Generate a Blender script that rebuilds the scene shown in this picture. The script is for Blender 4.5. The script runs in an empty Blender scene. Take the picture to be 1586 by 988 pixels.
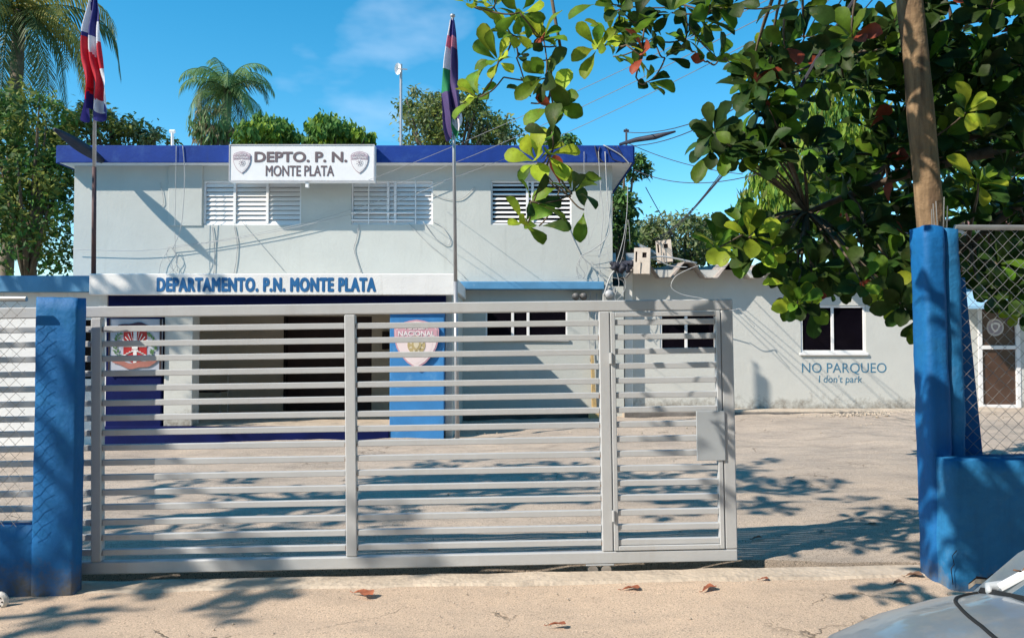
import bpy, math, random
from mathutils import Vector, Matrix, noise
R = math.radians
random.seed(7)
S = bpy.context.scene
COL = S.collection
# ---------------------------------------------------------------- camera
F = 1200.0; CX, CY = 793.0, 494.0; PITCH = math.atan(32/1200.0); CAMZ = 1.7
cam = bpy.data.cameras.new('camera'); cam.lens = 36*F/1586; cam.sensor_width = 36
cam.clip_start = .05; cam.clip_end = 2000
camo = bpy.data.objects.new('camera', cam); COL.objects.link(camo)
camo.location = (0, 0, CAMZ); camo.rotation_euler = (R(90)+PITCH, 0, 0)
S.camera = camo
S.render.resolution_x = 1024; S.render.resolution_y = 637
# ---------------------------------------------------------------- light
SUN = Vector((1.04, .62, -1)).normalized()          # direction the light travels
elev = math.asin(-SUN.z)
azim = math.atan2(-SUN.x, -SUN.y)                  # direction towards the sun, clockwise from +Y
sun = bpy.data.lights.new('sun', 'SUN'); sun.energy = 5.0; sun.angle = R(.55); sun.color = (1, .89, .76)
so = bpy.data.objects.new('sun', sun); COL.objects.link(so)
so.rotation_euler = SUN.to_track_quat('-Z', 'Y').to_euler()
w = bpy.data.worlds.new('World'); S.world = w; w.use_nodes = True
nt = w.node_tree; nt.nodes.clear()
out = nt.nodes.new('ShaderNodeOutputWorld'); bg = nt.nodes.new('ShaderNodeBackground')
sky = nt.nodes.new('ShaderNodeTexSky'); sky.sky_type = 'NISHITA'; sky.sun_disc = False
sky.sun_elevation = elev; sky.sun_rotation = azim; sky.air_density = 1.0; sky.dust_density = 0; sky.ozone_density = 2.5
hs = nt.nodes.new('ShaderNodeHueSaturation'); hs.inputs['Saturation'].default_value = 1.40; hs.inputs['Hue'].default_value = .482
hs.inputs['Value'].default_value = 1.5
tc = nt.nodes.new('ShaderNodeTexCoord'); mp = nt.nodes.new('ShaderNodeMapping'); mp.inputs['Scale'].default_value = (1, 1, 2.2)
nz = nt.nodes.new('ShaderNodeTexNoise'); nz.inputs['Scale'].default_value = 3.4; nz.inputs['Detail'].default_value = 5
rp = nt.nodes.new('ShaderNodeValToRGB'); rp.color_ramp.elements[0].position = .61; rp.color_ramp.elements[1].position = .86
rp.color_ramp.elements[1].color = (.5, .5, .5, 1)
mx = nt.nodes.new('ShaderNodeMix'); mx.data_type = 'RGBA'; mx.inputs['B'].default_value = (8.0, 9.0, 10.5, 1)
L = nt.links.new
L(tc.outputs['Generated'], mp.inputs['Vector']); L(mp.outputs[0], nz.inputs['Vector']); L(nz.outputs['Fac'], rp.inputs[0])
L(sky.outputs[0], hs.inputs['Color']); L(hs.outputs[0], mx.inputs['A']); L(rp.outputs[0], mx.inputs['Factor'])
L(mx.outputs['Result'], bg.inputs[0]); bg.inputs[1].default_value = .105; L(bg.outputs[0], out.inputs[0])
S.view_settings.view_transform = 'Standard'; S.view_settings.look = 'None'
S.view_settings.exposure = .4; S.view_settings.gamma = 1
S.render.engine = 'CYCLES'

# ---------------------------------------------------------------- helpers
def P(px, py, D):
    x = (px-CX)/F; z = (CY-py)/F; c, s = math.cos(PITCH), math.sin(PITCH)
    t = D/(c - z*s)
    return Vector((x*t, D, CAMZ + (s + z*c)*t))
def gz(x, y=0): return .02*max(-15, min(15, x))
def G(px, py, dz=0):
    p = P(px, py, 1.0) - Vector((0, 0, CAMZ))
    t = (CAMZ-dz)/(-p.z + .02*p.x)
    q = p*t; return Vector((q.x, q.y, gz(q.x)+dz))
MATS = {}
def mat(name, col, rough=.8, var=.12, scale=3, bump=.15, bscale=60, metal=0, spec=.4, stain=None, streak=False, transl=0, coat=0, dark=None, mud=None, drip=None, vary=0):
    if name in MATS: return MATS[name]
    m = bpy.data.materials.new(name); m.use_nodes = True; t = m.node_tree; b = t.nodes['Principled BSDF']
    b.inputs['Roughness'].default_value = rough; b.inputs['Metallic'].default_value = metal
    b.inputs['Specular IOR Level'].default_value = spec
    if coat: b.inputs['Coat Weight'].default_value = coat; b.inputs['Coat Roughness'].default_value = .06
    tc = t.nodes.new('ShaderNodeTexCoord'); mp = t.nodes.new('ShaderNodeMapping')
    t.links.new(tc.outputs['Object'], mp.inputs['Vector'])
    if streak: mp.inputs['Scale'].default_value = (1, 1, .12)
    n = t.nodes.new('ShaderNodeTexNoise'); n.inputs['Scale'].default_value = scale; n.inputs['Detail'].default_value = 7; n.inputs['Roughness'].default_value = .62
    t.links.new(mp.outputs[0], n.inputs['Vector'])
    r = t.nodes.new('ShaderNodeValToRGB'); r.color_ramp.elements[0].position = .3; r.color_ramp.elements[1].position = .7
    c0 = [max(0, c*(1-var*1.6)) for c in col]; c1 = [min(1, c*(1+var)) for c in col]
    if dark: c0 = dark
    r.color_ramp.elements[0].color = (*c0, 1); r.color_ramp.elements[1].color = (*c1, 1)
    t.links.new(n.outputs['Fac'], r.inputs[0]); last = r.outputs[0]
    if stain:      # (colour, low, high, scale): patches of dirt / chips
        n2 = t.nodes.new('ShaderNodeTexNoise'); n2.inputs['Scale'].default_value = stain[3]; n2.inputs['Detail'].default_value = 9; n2.inputs['Roughness'].default_value = .7
        t.links.new(mp.outputs[0], n2.inputs['Vector'])
        r2 = t.nodes.new('ShaderNodeValToRGB'); r2.color_ramp.elements[0].position = stain[1]; r2.color_ramp.elements[1].position = stain[2]
        t.links.new(n2.outputs['Fac'], r2.inputs[0])
        m2 = t.nodes.new('ShaderNodeMix'); m2.data_type = 'RGBA'; m2.inputs['B'].default_value = (*stain[0], 1)
        t.links.new(r2.outputs[0], m2.inputs['Factor']); t.links.new(last, m2.inputs['A']); last = m2.outputs['Result']
    if vary:       # leaf-to-leaf variation
        gi = t.nodes.new('ShaderNodeNewGeometry'); oi = t.nodes.new('ShaderNodeObjectInfo'); a_ = t.nodes.new('ShaderNodeMath'); a_.operation = 'ADD'
        t.links.new(gi.outputs['Random Per Island'], a_.inputs[0]); t.links.new(oi.outputs['Random'], a_.inputs[1]); f_ = t.nodes.new('ShaderNodeMath'); f_.operation = 'FRACT'; t.links.new(a_.outputs[0], f_.inputs[0])
        hv = t.nodes.new('ShaderNodeHueSaturation'); mv = t.nodes.new('ShaderNodeMapRange'); mv.inputs['To Min'].default_value = 1-vary; mv.inputs['To Max'].default_value = 1+vary*1.3
        t.links.new(f_.outputs[0], mv.inputs['Value']); t.links.new(mv.outputs[0], hv.inputs['Value'])
        m3 = t.nodes.new('ShaderNodeMath'); m3.operation = 'MULTIPLY'; m3.inputs[1].default_value = 7.3; t.links.new(a_.outputs[0], m3.inputs[0]); f2 = t.nodes.new('ShaderNodeMath'); f2.operation = 'FRACT'; t.links.new(m3.outputs[0], f2.inputs[0])
        mh = t.nodes.new('ShaderNodeMapRange'); mh.inputs['To Min'].default_value = .47; mh.inputs['To Max'].default_value = .51; t.links.new(f2.outputs[0], mh.inputs['Value']); t.links.new(mh.outputs[0], hv.inputs['Hue'])
        t.links.new(last, hv.inputs['Color']); last = hv.outputs[0]
    if drip:       # vertical rain streaks (colour, low, high, amount)
        mp2 = t.nodes.new('ShaderNodeMapping'); mp2.inputs['Scale'].default_value = (1, 1, .07); t.links.new(tc.outputs['Object'], mp2.inputs['Vector'])
        n4 = t.nodes.new('ShaderNodeTexNoise'); n4.inputs['Scale'].default_value = 5.5; n4.inputs['Detail'].default_value = 8; n4.inputs['Roughness'].default_value = .7
        t.links.new(mp2.outputs[0], n4.inputs['Vector']); r4 = t.nodes.new('ShaderNodeValToRGB'); r4.color_ramp.elements[0].position = drip[1]; r4.color_ramp.elements[1].position = drip[2]
        r4.color_ramp.elements[1].color = (drip[3],)*3+(1,); t.links.new(n4.outputs['Fac'], r4.inputs[0])
        m4 = t.nodes.new('ShaderNodeMix'); m4.data_type = 'RGBA'; m4.inputs['B'].default_value = (*drip[0], 1); t.links.new(r4.outputs[0], m4.inputs['Factor']); t.links.new(last, m4.inputs['A']); last = m4.outputs['Result']
    if mud:        # splashed dirt near the foot (colour, z_full, z_none)
        sx = t.nodes.new('ShaderNodeSeparateXYZ'); t.links.new(tc.outputs['Object'], sx.inputs[0])
        mr = t.nodes.new('ShaderNodeMapRange'); mr.inputs['From Min'].default_value = mud[1]; mr.inputs['From Max'].default_value = mud[2]; mr.inputs['To Min'].default_value = .42; mr.inputs['To Max'].default_value = 0
        t.links.new(sx.outputs['Z'], mr.inputs['Value'])
        n5 = t.nodes.new('ShaderNodeTexNoise'); n5.inputs['Scale'].default_value = 5; n5.inputs['Detail'].default_value = 10; n5.inputs['Roughness'].default_value = .75; t.links.new(tc.outputs['Object'], n5.inputs['Vector'])
        ad = t.nodes.new('ShaderNodeMath'); ad.operation = 'ADD'; t.links.new(n5.outputs['Fac'], ad.inputs[0]); t.links.new(mr.outputs[0], ad.inputs[1])
        r5 = t.nodes.new('ShaderNodeValToRGB'); r5.color_ramp.elements[0].position = .72; r5.color_ramp.elements[1].position = 1.0; t.links.new(ad.outputs[0], r5.inputs[0])
        m5 = t.nodes.new('ShaderNodeMix'); m5.data_type = 'RGBA'; m5.inputs['B'].default_value = (*mud[0], 1); t.links.new(r5.outputs[0], m5.inputs['Factor']); t.links.new(last, m5.inputs['A']); last = m5.outputs['Result']
    t.links.new(last, b.inputs['Base Color'])
    if bump:
        n3 = t.nodes.new('ShaderNodeTexNoise'); n3.inputs['Scale'].default_value = bscale; n3.inputs['Detail'].default_value = 5
        t.links.new(tc.outputs['Object'], n3.inputs['Vector'])
        bp = t.nodes.new('ShaderNodeBump'); bp.inputs['Strength'].default_value = bump; bp.inputs['Distance'].default_value = .02
        t.links.new(n3.outputs['Fac'], bp.inputs['Height']); t.links.new(bp.outputs[0], b.inputs['Normal'])
    if transl:
        tr = t.nodes.new('ShaderNodeBsdfTranslucent'); t.links.new(last, tr.inputs['Color'])
        ms = t.nodes.new('ShaderNodeMixShader'); ms.inputs[0].default_value = transl
        o = t.nodes['Material Output']; t.links.new(b.outputs[0], ms.inputs[1]); t.links.new(tr.outputs[0], ms.inputs[2]); t.links.new(ms.outputs[0], o.inputs[0])
    MATS[name] = m; return m

class MB:
    def __init__(s): s.v = []; s.f = []; s.mi = []; s.ms = []
    def m(s, m):
        if m not in s.ms: s.ms.append(m)
        return s.ms.index(m)
    def face(s, pts, m):
        i = len(s.v); s.v += [tuple(p) for p in pts]; s.f.append(tuple(range(i, i+len(pts)))); s.mi.append(s.m(m))
    def mesh(s, vs, fs, m):
        i = len(s.v); s.v += [tuple(p) for p in vs]; k = s.m(m)
        for f in fs: s.f.append(tuple(i+j for j in f)); s.mi.append(k)
    def box(s, a, b, m, M=None):
        x0, x1 = sorted((a[0], b[0])); y0, y1 = sorted((a[1], b[1])); z0, z1 = sorted((a[2], b[2]))
        vs = [Vector(p) for p in ((x0,y0,z0),(x1,y0,z0),(x1,y1,z0),(x0,y1,z0),(x0,y0,z1),(x1,y0,z1),(x1,y1,z1),(x0,y1,z1))]
        if M: vs = [M @ p for p in vs]
        s.mesh(vs, [(0,3,2,1),(4,5,6,7),(0,1,5,4),(1,2,6,5),(2,3,7,6),(3,0,4,7)], m); return s
    def bbox(s, a, b, m, c=.006):                       # bevelled box
        x0, x1 = sorted((a[0], b[0])); y0, y1 = sorted((a[1], b[1])); z0, z1 = sorted((a[2], b[2]))
        c = min(c, (x1-x0)*.4, (y1-y0)*.4, (z1-z0)*.4)
        V = []
        ix = {}
        for i, x in enumerate((x0, x1)):
            for j, y in enumerate((y0, y1)):
                for k, z in enumerate((z0, z1)):
                    sx, sy, sz = (1, -1)[i], (1, -1)[j], (1, -1)[k]
                    for a_, q in enumerate(((x, y+sy*c, z+sz*c), (x+sx*c, y, z+sz*c), (x+sx*c, y+sy*c, z))):
                        ix[(i, j, k, a_)] = len(V); V.append(q)
        fs = []
        for i in (0, 1):
            fs.append([ix[(i,0,0,0)], ix[(i,1,0,0)], ix[(i,1,1,0)], ix[(i,0,1,0)]])
            fs.append([ix[(0,i,0,1)], ix[(1,i,0,1)], ix[(1,i,1,1)], ix[(0,i,1,1)]])
            fs.append([ix[(0,0,i,2)], ix[(1,0,i,2)], ix[(1,1,i,2)], ix[(0,1,i,2)]])
            for j in (0, 1):
                fs.append([ix[(i,j,0,0)], ix[(i,j,1,0)], ix[(i,j,1,1)], ix[(i,j,0,1)]])
                fs.append([ix[(i,0,j,0)], ix[(i,1,j,0)], ix[(i,1,j,2)], ix[(i,0,j,2)]])
                fs.append([ix[(0,i,j,1)], ix[(1,i,j,1)], ix[(1,i,j,2)], ix[(0,i,j,2)]])
                for k in (0, 1): fs.append([ix[(i,j,k,0)], ix[(i,j,k,1)], ix[(i,j,k,2)]])
        s.mesh(V, fs, m); return s
    def tube(s, pts, r, m, n=6, cap=True):
        pts = [Vector(p) for p in pts]; rr = r if isinstance(r, (list, tuple)) else [r]*len(pts)
        vs = []; up = Vector((.13, .21, .97))
        for i, p in enumerate(pts):
            d = (pts[min(i+1, len(pts)-1)] - pts[max(i-1, 0)])
            if d.length < 1e-6: d = Vector((0, 0, 1))
            d.normalize(); u = d.cross(up)
            if u.length < .1: u = d.cross(Vector((1, 0, .1)))
            u.normalize(); v = d.cross(u)
            for k in range(n):
                a = 2*math.pi*k/n; vs.append(p + (u*math.cos(a)+v*math.sin(a))*rr[i])
        fs = []
        for i in range(len(pts)-1):
            for k in range(n): fs.append((i*n+k, i*n+(k+1)%n, (i+1)*n+(k+1)%n, (i+1)*n+k))
        if cap: fs.append(tuple(range(n))[::-1]); fs.append(tuple((len(pts)-1)*n+k for k in range(n)))
        s.mesh(vs, fs, m); return s
    def plate(s, outline, y, th, m):                    # polygon in x,z facing -Y, front at y, thickness th
        n = len(outline)
        vs = [(x, y, z) for x, z in outline] + [(x, y+th, z) for x, z in outline]
        fs = [tuple(range(n)), tuple(range(2*n-1, n-1, -1))] + [(i, i+n, (i+1)%n+n, (i+1)%n) for i in range(n)]
        s.mesh(vs, fs, m); return s
    def build(s, name, parent=None, smooth=False, kind=None):
        me = bpy.data.meshes.new(name); me.from_pydata(s.v, [], s.f)
        for m in s.ms: me.materials.append(m)
        me.polygons.foreach_set('material_index', s.mi)
        if smooth: me.polygons.foreach_set('use_smooth', [True]*len(s.f))
        me.update()
        o = bpy.data.objects.new(name, me); COL.objects.link(o)
        if parent: o.parent = parent
        if kind: o['kind'] = kind
        return o
def inst(name, me, M, parent=None):
    o = bpy.data.objects.new(name, me); COL.objects.link(o); o.matrix_world = M
    if parent: o.parent = parent; o.matrix_local = M if not hasattr(parent, '_x') else M
    return o
def tag(o, label, cat, group=None):
    o['label'] = label; o['category'] = cat
    if group: o['group'] = group
    return o
def thing(name, label, cat, group=None, loc=(0, 0, 0)):
    o = bpy.data.objects.new(name, None); COL.objects.link(o); o.location = loc; o.empty_display_size = .2
    return tag(o, label, cat, group)
def struct(mb, name, smooth=False): return mb.build(name, kind='structure', smooth=smooth)
def wall(mb, x0, x1, z0, z1, y, th, holes, m):
    xs = sorted({x0, x1, *[h[0] for h in holes], *[h[1] for h in holes]}); zs = sorted({z0, z1, *[h[2] for h in holes], *[h[3] for h in holes]})
    def hole(x, z): return x < x0 or x > x1 or z < z0 or z > z1 or any(h[0] < x < h[1] and h[2] < z < h[3] for h in holes)
    for i in range(len(xs)-1):
        for k in range(len(zs)-1):
            a, b, c, d = xs[i], xs[i+1], zs[k], zs[k+1]; mxx, mz = (a+b)/2, (c+d)/2
            if hole(mxx, mz): continue
            mb.face([(a,y,c),(b,y,c),(b,y,d),(a,y,d)], m); mb.face([(a,y+th,c),(a,y+th,d),(b,y+th,d),(b,y+th,c)], m)
            if hole(a-.001, mz): mb.face([(a,y,c),(a,y,d),(a,y+th,d),(a,y+th,c)], m)
            if hole(b+.001, mz): mb.face([(b,y,c),(b,y+th,c),(b,y+th,d),(b,y,d)], m)
            if hole(mxx, c-.001): mb.face([(a,y,c),(a,y+th,c),(b,y+th,c),(b,y,c)], m)
            if hole(mxx, d+.001): mb.face([(a,y,d),(b,y,d),(b,y+th,d),(a,y+th,d)], m)
SPC = [1.0]
def text(s, x0, x1, z0, z1, y, m, parent, name='lettering', bold=.0, ext=.004, shear=0):
    c = bpy.data.curves.new(name, 'FONT'); c.body = s; c.space_character = SPC[0]; c.offset = min(bold, 0); c.extrude = .01; c.shear = shear; c.resolution_u = 4
    t = bpy.data.objects.new('tmp', c); COL.objects.link(t)
    dg = bpy.context.evaluated_depsgraph_get(); me = bpy.data.meshes.new_from_object(t.evaluated_get(dg))
    bpy.data.objects.remove(t)
    xs = [v.co.x for v in me.vertices]; ys = [v.co.y for v in me.vertices]
    ax, bx, ay, by = min(xs), max(xs), min(ys), max(ys)
    for v in me.vertices:
        q = v.co; X = x0+(q.x-ax)/(bx-ax)*(x1-x0); Z = z0+(q.y-ay)/(by-ay)*(z1-z0)
        v.co = (X, y-ext*(1 if q.z > 0 else -.5), Z)
    if bold > 0:
        src = [tuple(v.co) for v in me.vertices]; fc = [tuple(p.vertices) for p in me.polygons]; V_ = []; F_ = []; h_ = (z1-z0)*bold*1.5
        for k, (dx, dz) in enumerate(((0, 0), (1, 0), (-1, 0), (0, 1), (0, -1), (.7, .7), (-.7, .7), (.7, -.7), (-.7, -.7))):
            i0 = len(V_); V_ += [(x+dx*h_, yy-.0003*k, z+dz*h_) for x, yy, z in src]; F_ += [tuple(i0+j for j in f) for f in fc]
        me = bpy.data.meshes.new(name); me.from_pydata(V_, [], F_)
    me.materials.clear(); me.materials.append(m); me.update()
    o = bpy.data.objects.new(name, me); COL.objects.link(o)
    if parent: o.parent = parent
    return o
def ptext(s, a, b, D, m, parent, bold=0, name='lettering', shear=0):    # a = top-left px, b = bottom-right px
    p, q = P(a[0], a[1], D), P(b[0], b[1], D)
    return text(s, p.x, q.x, q.z, p.z, D, m, parent, name, bold, shear=shear)

# ---------------------------------------------------------------- materials
wallm = mat('wall_paint_pale_grey', (.51, .53, .50), .85, .035, 1.3, .22, 16, drip=((.36, .37, .34), .56, .78, .45), stain=((.45, .47, .44), .66, .82, 2.2))
wall2 = mat('wall_paint_offwhite', (.56, .57, .54), .85, .04, 1.1, .22, 16, drip=((.40, .40, .36), .58, .8, .35), mud=((.20, .18, .15), .15, .75), stain=((.36, .35, .31), .68, .84, 2.6))
white = mat('white_paint', (.8, .8, .8), .6, .04, 3, .05, 40)
whited = mat('white_paint_weathered', (.78, .78, .77), .75, .05, 2, .2, 30, drip=((.42, .40, .37), .56, .76, .5), stain=((.38, .36, .36), .64, .80, 5))
fblue = mat('royal_blue_paint', (.010, .045, .25), .7, .12, 2, .2, 20, spec=.2, drip=((.03, .05, .12), .58, .8, .5), stain=((.03, .085, .30), .52, .75, 3))
lblue = mat('mid_blue_paint', (.04, .22, .52), .6, .1, 2, .08, 30, stain=((.13, .32, .55), .58, .8, 4))
dblue = mat('navy_paint', (.003, .008, .07), .7, .2, 2, .08, 30, spec=.12)
slabb = mat('faded_blue_paint', (.09, .27, .47), .7, .12, 2, .08, 30, stain=((.35, .42, .46), .62, .85, 6))
pblue = mat('pillar_blue_paint', (.006, .125, .36), .65, .15, 1.6, .5, 14, spec=.3, drip=((.01, .04, .12), .5, .8, .5), mud=((.10, .10, .10), .0, .35), stain=((.012, .14, .33), .50, .72, 3))
pblue2 = mat('rough_blue_paint', (.018, .16, .36), .7, .16, 2.2, .7, 13, spec=.25, drip=((.01, .05, .12), .5, .8, .5), mud=((.17, .16, .14), .0, .4), stain=((.06, .20, .38), .54, .75, 4))
beige = mat('beige_interior_wall', (.52, .46, .38), .85, .06, 2)
dark = mat('dark_interior', (.02, .014, .014), .9, .2, 2, 0)  # near-black tone painting unlit rooms, also used on small dark parts
maroon = mat('dark_maroon', (.035, .018, .018), .6, .2, 2, 0)
glass = mat('dark_window_glass', (.005, .004, .007), .06, .2, 2, 0, spec=.05)
galv = mat('grey_gate_paint', (.49, .51, .525), .5, .05, 2, .06, 40, metal=.1, spec=.4, drip=((.36, .33, .30), .52, .8, .4), stain=((.30, .24, .18), .70, .80, 11))
steel = mat('galvanised_wire', (.42, .42, .41), .45, .1, 6, 0, metal=.6)
wirel = mat('pale_cable', (.42, .43, .43), .6, .1, 3, 0)
wireg = mat('grey_cable', (.22, .23, .24), .6, .1, 3, 0)
wired = mat('dark_cable', (.05, .05, .065), .6, .1, 3, 0)
polem = mat('steel_flagpole', (.40, .40, .41), .4, .1, 3, 0, metal=.5)
rusty = mat('rusty_pole', (.10, .055, .055), .7, .2, 3, 0)
conc = mat('old_concrete', (.52, .44, .35), .9, .12, 2.5, .7, 24, stain=((.27, .23, .19), .52, .72, 4))
asb = mat('asbestos_roof', (.36, .32, .29), .95, .18, 4, .4, 30, stain=((.17, .14, .13), .5, .72, 5))
letb = mat('blue_lettering', (.012, .13, .34), .6, .12, 8, 0)
letn = mat('slate_lettering', (.06, .19, .30), .7, .1, 8, 0)
letg = mat('brown_grey_lettering', (.15, .115, .125), .6, .1, 8, 0)
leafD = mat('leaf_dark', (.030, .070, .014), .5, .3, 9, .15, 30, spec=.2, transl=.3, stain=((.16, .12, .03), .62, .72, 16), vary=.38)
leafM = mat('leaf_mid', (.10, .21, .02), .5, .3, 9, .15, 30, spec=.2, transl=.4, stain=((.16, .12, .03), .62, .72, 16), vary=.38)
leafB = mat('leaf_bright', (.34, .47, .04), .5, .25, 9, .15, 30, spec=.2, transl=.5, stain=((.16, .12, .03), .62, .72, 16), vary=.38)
leafR = mat('leaf_red', (.36, .075, .04), .5, .3, 9, 0, spec=.3, transl=.35)
bark = mat('bark', (.13, .10, .075), .95, .3, 8, .6, 30)
twig = mat('twig', (.14, .11, .08), .9, .3, 12, .2, 60)

# ================================================================ SETTING
def ground_mat(name, c1, c2, c3, speck):
    m = bpy.data.materials.new(name); m.use_nodes = True; t = m.node_tree; b = t.nodes['Principled BSDF']; b.inputs['Roughness'].default_value = .95
    b.inputs['Specular IOR Level'].default_value = .15
    tc = t.nodes.new('ShaderNodeTexCoord')
    def N(sc, d=6, ro=.6, stretch=None):
        n = t.nodes.new('ShaderNodeTexNoise'); n.inputs['Scale'].default_value = sc; n.inputs['Detail'].default_value = d; n.inputs['Roughness'].default_value = ro
        if stretch:
            mp = t.nodes.new('ShaderNodeMapping'); mp.inputs['Scale'].default_value = stretch
            t.links.new(tc.outputs['Object'], mp.inputs[0]); t.links.new(mp.outputs[0], n.inputs['Vector'])
        else: t.links.new(tc.outputs['Object'], n.inputs['Vector'])
        return n.outputs['Fac']
    def ramp(f, a, b_, ca=(0,0,0,1), cb=(1,1,1,1)):
        r = t.nodes.new('ShaderNodeValToRGB'); r.color_ramp.elements[0].position = a; r.color_ramp.elements[1].position = b_
        r.color_ramp.elements[0].color = ca; r.color_ramp.elements[1].color = cb; t.links.new(f, r.inputs[0]); return r.outputs[0]
    def mix(f, a, b_):
        k = t.nodes.new('ShaderNodeMix'); k.data_type = 'RGBA'; t.links.new(f, k.inputs['Factor'])
        for s_, v in (('A', a), ('B', b_)):
            if isinstance(v, tuple): k.inputs[s_].default_value = (*v, 1)
            else: t.links.new(v, k.inputs[s_])
        return k.outputs['Result']
    base = mix(ramp(N(.7), .38, .62), c1, c2)
    base = mix(ramp(N(2.2, 8, .7, (.5, 1.6, 1)), .5, .72), base, c3)
    sp = N(95, 3, .6); base = mix(ramp(sp, .52, .66), base, speck)
    base = mix(ramp(N(140, 2), .60, .68), base, tuple(min(1, c*1.45) for c in c1))
    # cracks
    v = t.nodes.new('ShaderNodeTexVoronoi'); v.feature = 'DISTANCE_TO_EDGE'; v.inputs['Scale'].default_value = .55
    dn = t.nodes.new('ShaderNodeTexNoise'); dn.inputs['Scale'].default_value = 3; dn.inputs['Detail'].default_value = 6
    t.links.new(tc.outputs['Object'], dn.inputs['Vector'])
    ad = t.nodes.new('ShaderNodeMix'); ad.data_type = 'RGBA'; ad.blend_type = 'LINEAR_LIGHT'; ad.inputs['Factor'].default_value = .35
    t.links.new(tc.outputs['Object'], ad.inputs['A']); t.links.new(dn.outputs['Color'], ad.inputs['B']); t.links.new(ad.outputs['Result'], v.inputs['Vector'])
    cr = ramp(v.outputs['Distance'], 0, .007, (1,1,1,1), (0,0,0,1))
    mu = t.nodes.new('ShaderNodeMath'); mu.operation = 'MULTIPLY'; t.links.new(cr, mu.inputs[0]); t.links.new(ramp(N(.8, 4), .53, .62), mu.inputs[1])
    base = mix(mu.outputs[0], base, (.15, .12, .09))
    t.links.new(base, b.inputs['Base Color'])
    h = t.nodes.new('ShaderNodeMath'); h.operation = 'MULTIPLY_ADD'; t.links.new(N(120, 6, .75), h.inputs[0]); h.inputs[1].default_value = .7
    t.links.new(N(9, 6), h.inputs[2])
    h2 = t.nodes.new('ShaderNodeMath'); h2.operation = 'SUBTRACT'; t.links.new(h.outputs[0], h2.inputs[0]); t.links.new(mu.outputs[0], h2.inputs[1])
    bp = t.nodes.new('ShaderNodeBump'); bp.inputs['Strength'].default_value = .55; bp.inputs['Distance'].default_value = .02
    t.links.new(h2.outputs[0], bp.inputs['Height']); t.links.new(bp.outputs[0], b.inputs['Normal'])
    return m
yardm = ground_mat('worn_asphalt_dust', (.52, .43, .345), (.42, .355, .295), (.28, .24, .20), (.14, .12, .10))
frontm = ground_mat('sandy_concrete_drive', (.63, .485, .36), (.53, .415, .315), (.44, .35, .27), (.28, .225, .18))
dirt = mat('dirt_and_grass', (.16, .15, .08), .95, .3, .5, .2, 10)
mb = MB()
xs = [-500, -15, 15, 500]; ys = [-500, 500]
for i in range(3):
    mb.face([(xs[i], -500, gz(xs[i])-.14), (xs[i+1], -500, gz(xs[i+1])-.14), (xs[i+1], 500, gz(xs[i+1])-.14), (xs[i], 500, gz(xs[i])-.14)], dirt)
struct(mb, 'ground')
def sheet(name, x0, x1, nx, yf0, yf1, ny, m, amp, dz=0):
    mb = MB(); vs = []; fs = []
    for j in range(ny+1):
        for i in range(nx+1):
            x = x0+(x1-x0)*i/nx; a, b = yf0(x), yf1(x); y = a+(b-a)*(j/ny)
            e = min(1, min(j, ny-j)/2)
            z = gz(x)+dz+amp*e*(noise.fractal(Vector((x*.6, y*.9, 0)), 1, 2, 5)) + amp*.75*noise.noise(Vector((x*1.3, y*6, 3))) + amp*.2*noise.noise(Vector((x*9, y*14, 3)))
            vs.append((x, y, z))
    for j in range(ny):
        for i in range(nx): k = j*(nx+1)+i; fs.append((k, k+1, k+nx+2, k+nx+1))
    mb.mesh(vs, fs, m)
    # skirt down on the near and far edges
    for j in (0, ny):
        for i in range(nx):
            k = j*(nx+1)+i; a, b = Vector(vs[k]), Vector(vs[k+1]); d = Vector((0, 0, -.13)); mb.face([a, b, b+d, a+d], m)
    return struct(mb, name, True)
def trench_far(x): return 5.97 + .02*noise.noise(Vector((x*3, 0, 0))) - (max(0, x-1.2)*.13 if x < 3.3 else .27)
sheet('yard', -14, 24, 300, trench_far, lambda x: 17.6, 170, yardm, .036)
sheet('driveway', -14, 14, 260, lambda x: -14, lambda x: 5.42+.012*noise.noise(Vector((x*5, 1, 0))), 160, frontm, .02)
# raised concrete threshold in front of the gate track
mb = MB(); n = 160
for i in range(n):
    xa, xb = -14+28*i/n, -14+28*(i+1)/n
    def q(x): return (5.40+.035*noise.noise(Vector((x*2.5, 3, 0)))+.02*noise.noise(Vector((x*9, 3, 0))), 5.66+.008*noise.noise(Vector((x*4, 9, 0))), gz(x)+.014+.012*noise.noise(Vector((x*3, 5, 0))))
    a, b = q(xa), q(xb); c0, c1 = gz(xa)-.13, gz(xb)-.13
    mb.face([(xa,a[0],a[2]-.02),(xb,b[0],b[2]-.02),(xb,b[0]+.04,b[2]),(xa,a[0]+.04,a[2])], conc)
    mb.face([(xa,a[0]+.04,a[2]),(xb,b[0]+.04,b[2]),(xb,b[1],b[2]),(xa,a[1],a[2])], conc)
    mb.face([(xa,a[1],a[2]),(xb,b[1],b[2]),(xb,b[1],c1),(xa,a[1],c0)], conc)
    mb.face([(xa,a[0],c0),(xb,b[0],c1),(xb,b[0],b[2]-.02),(xa,a[0],a[2]-.02)], conc)
struct(mb, 'threshold')

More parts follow.
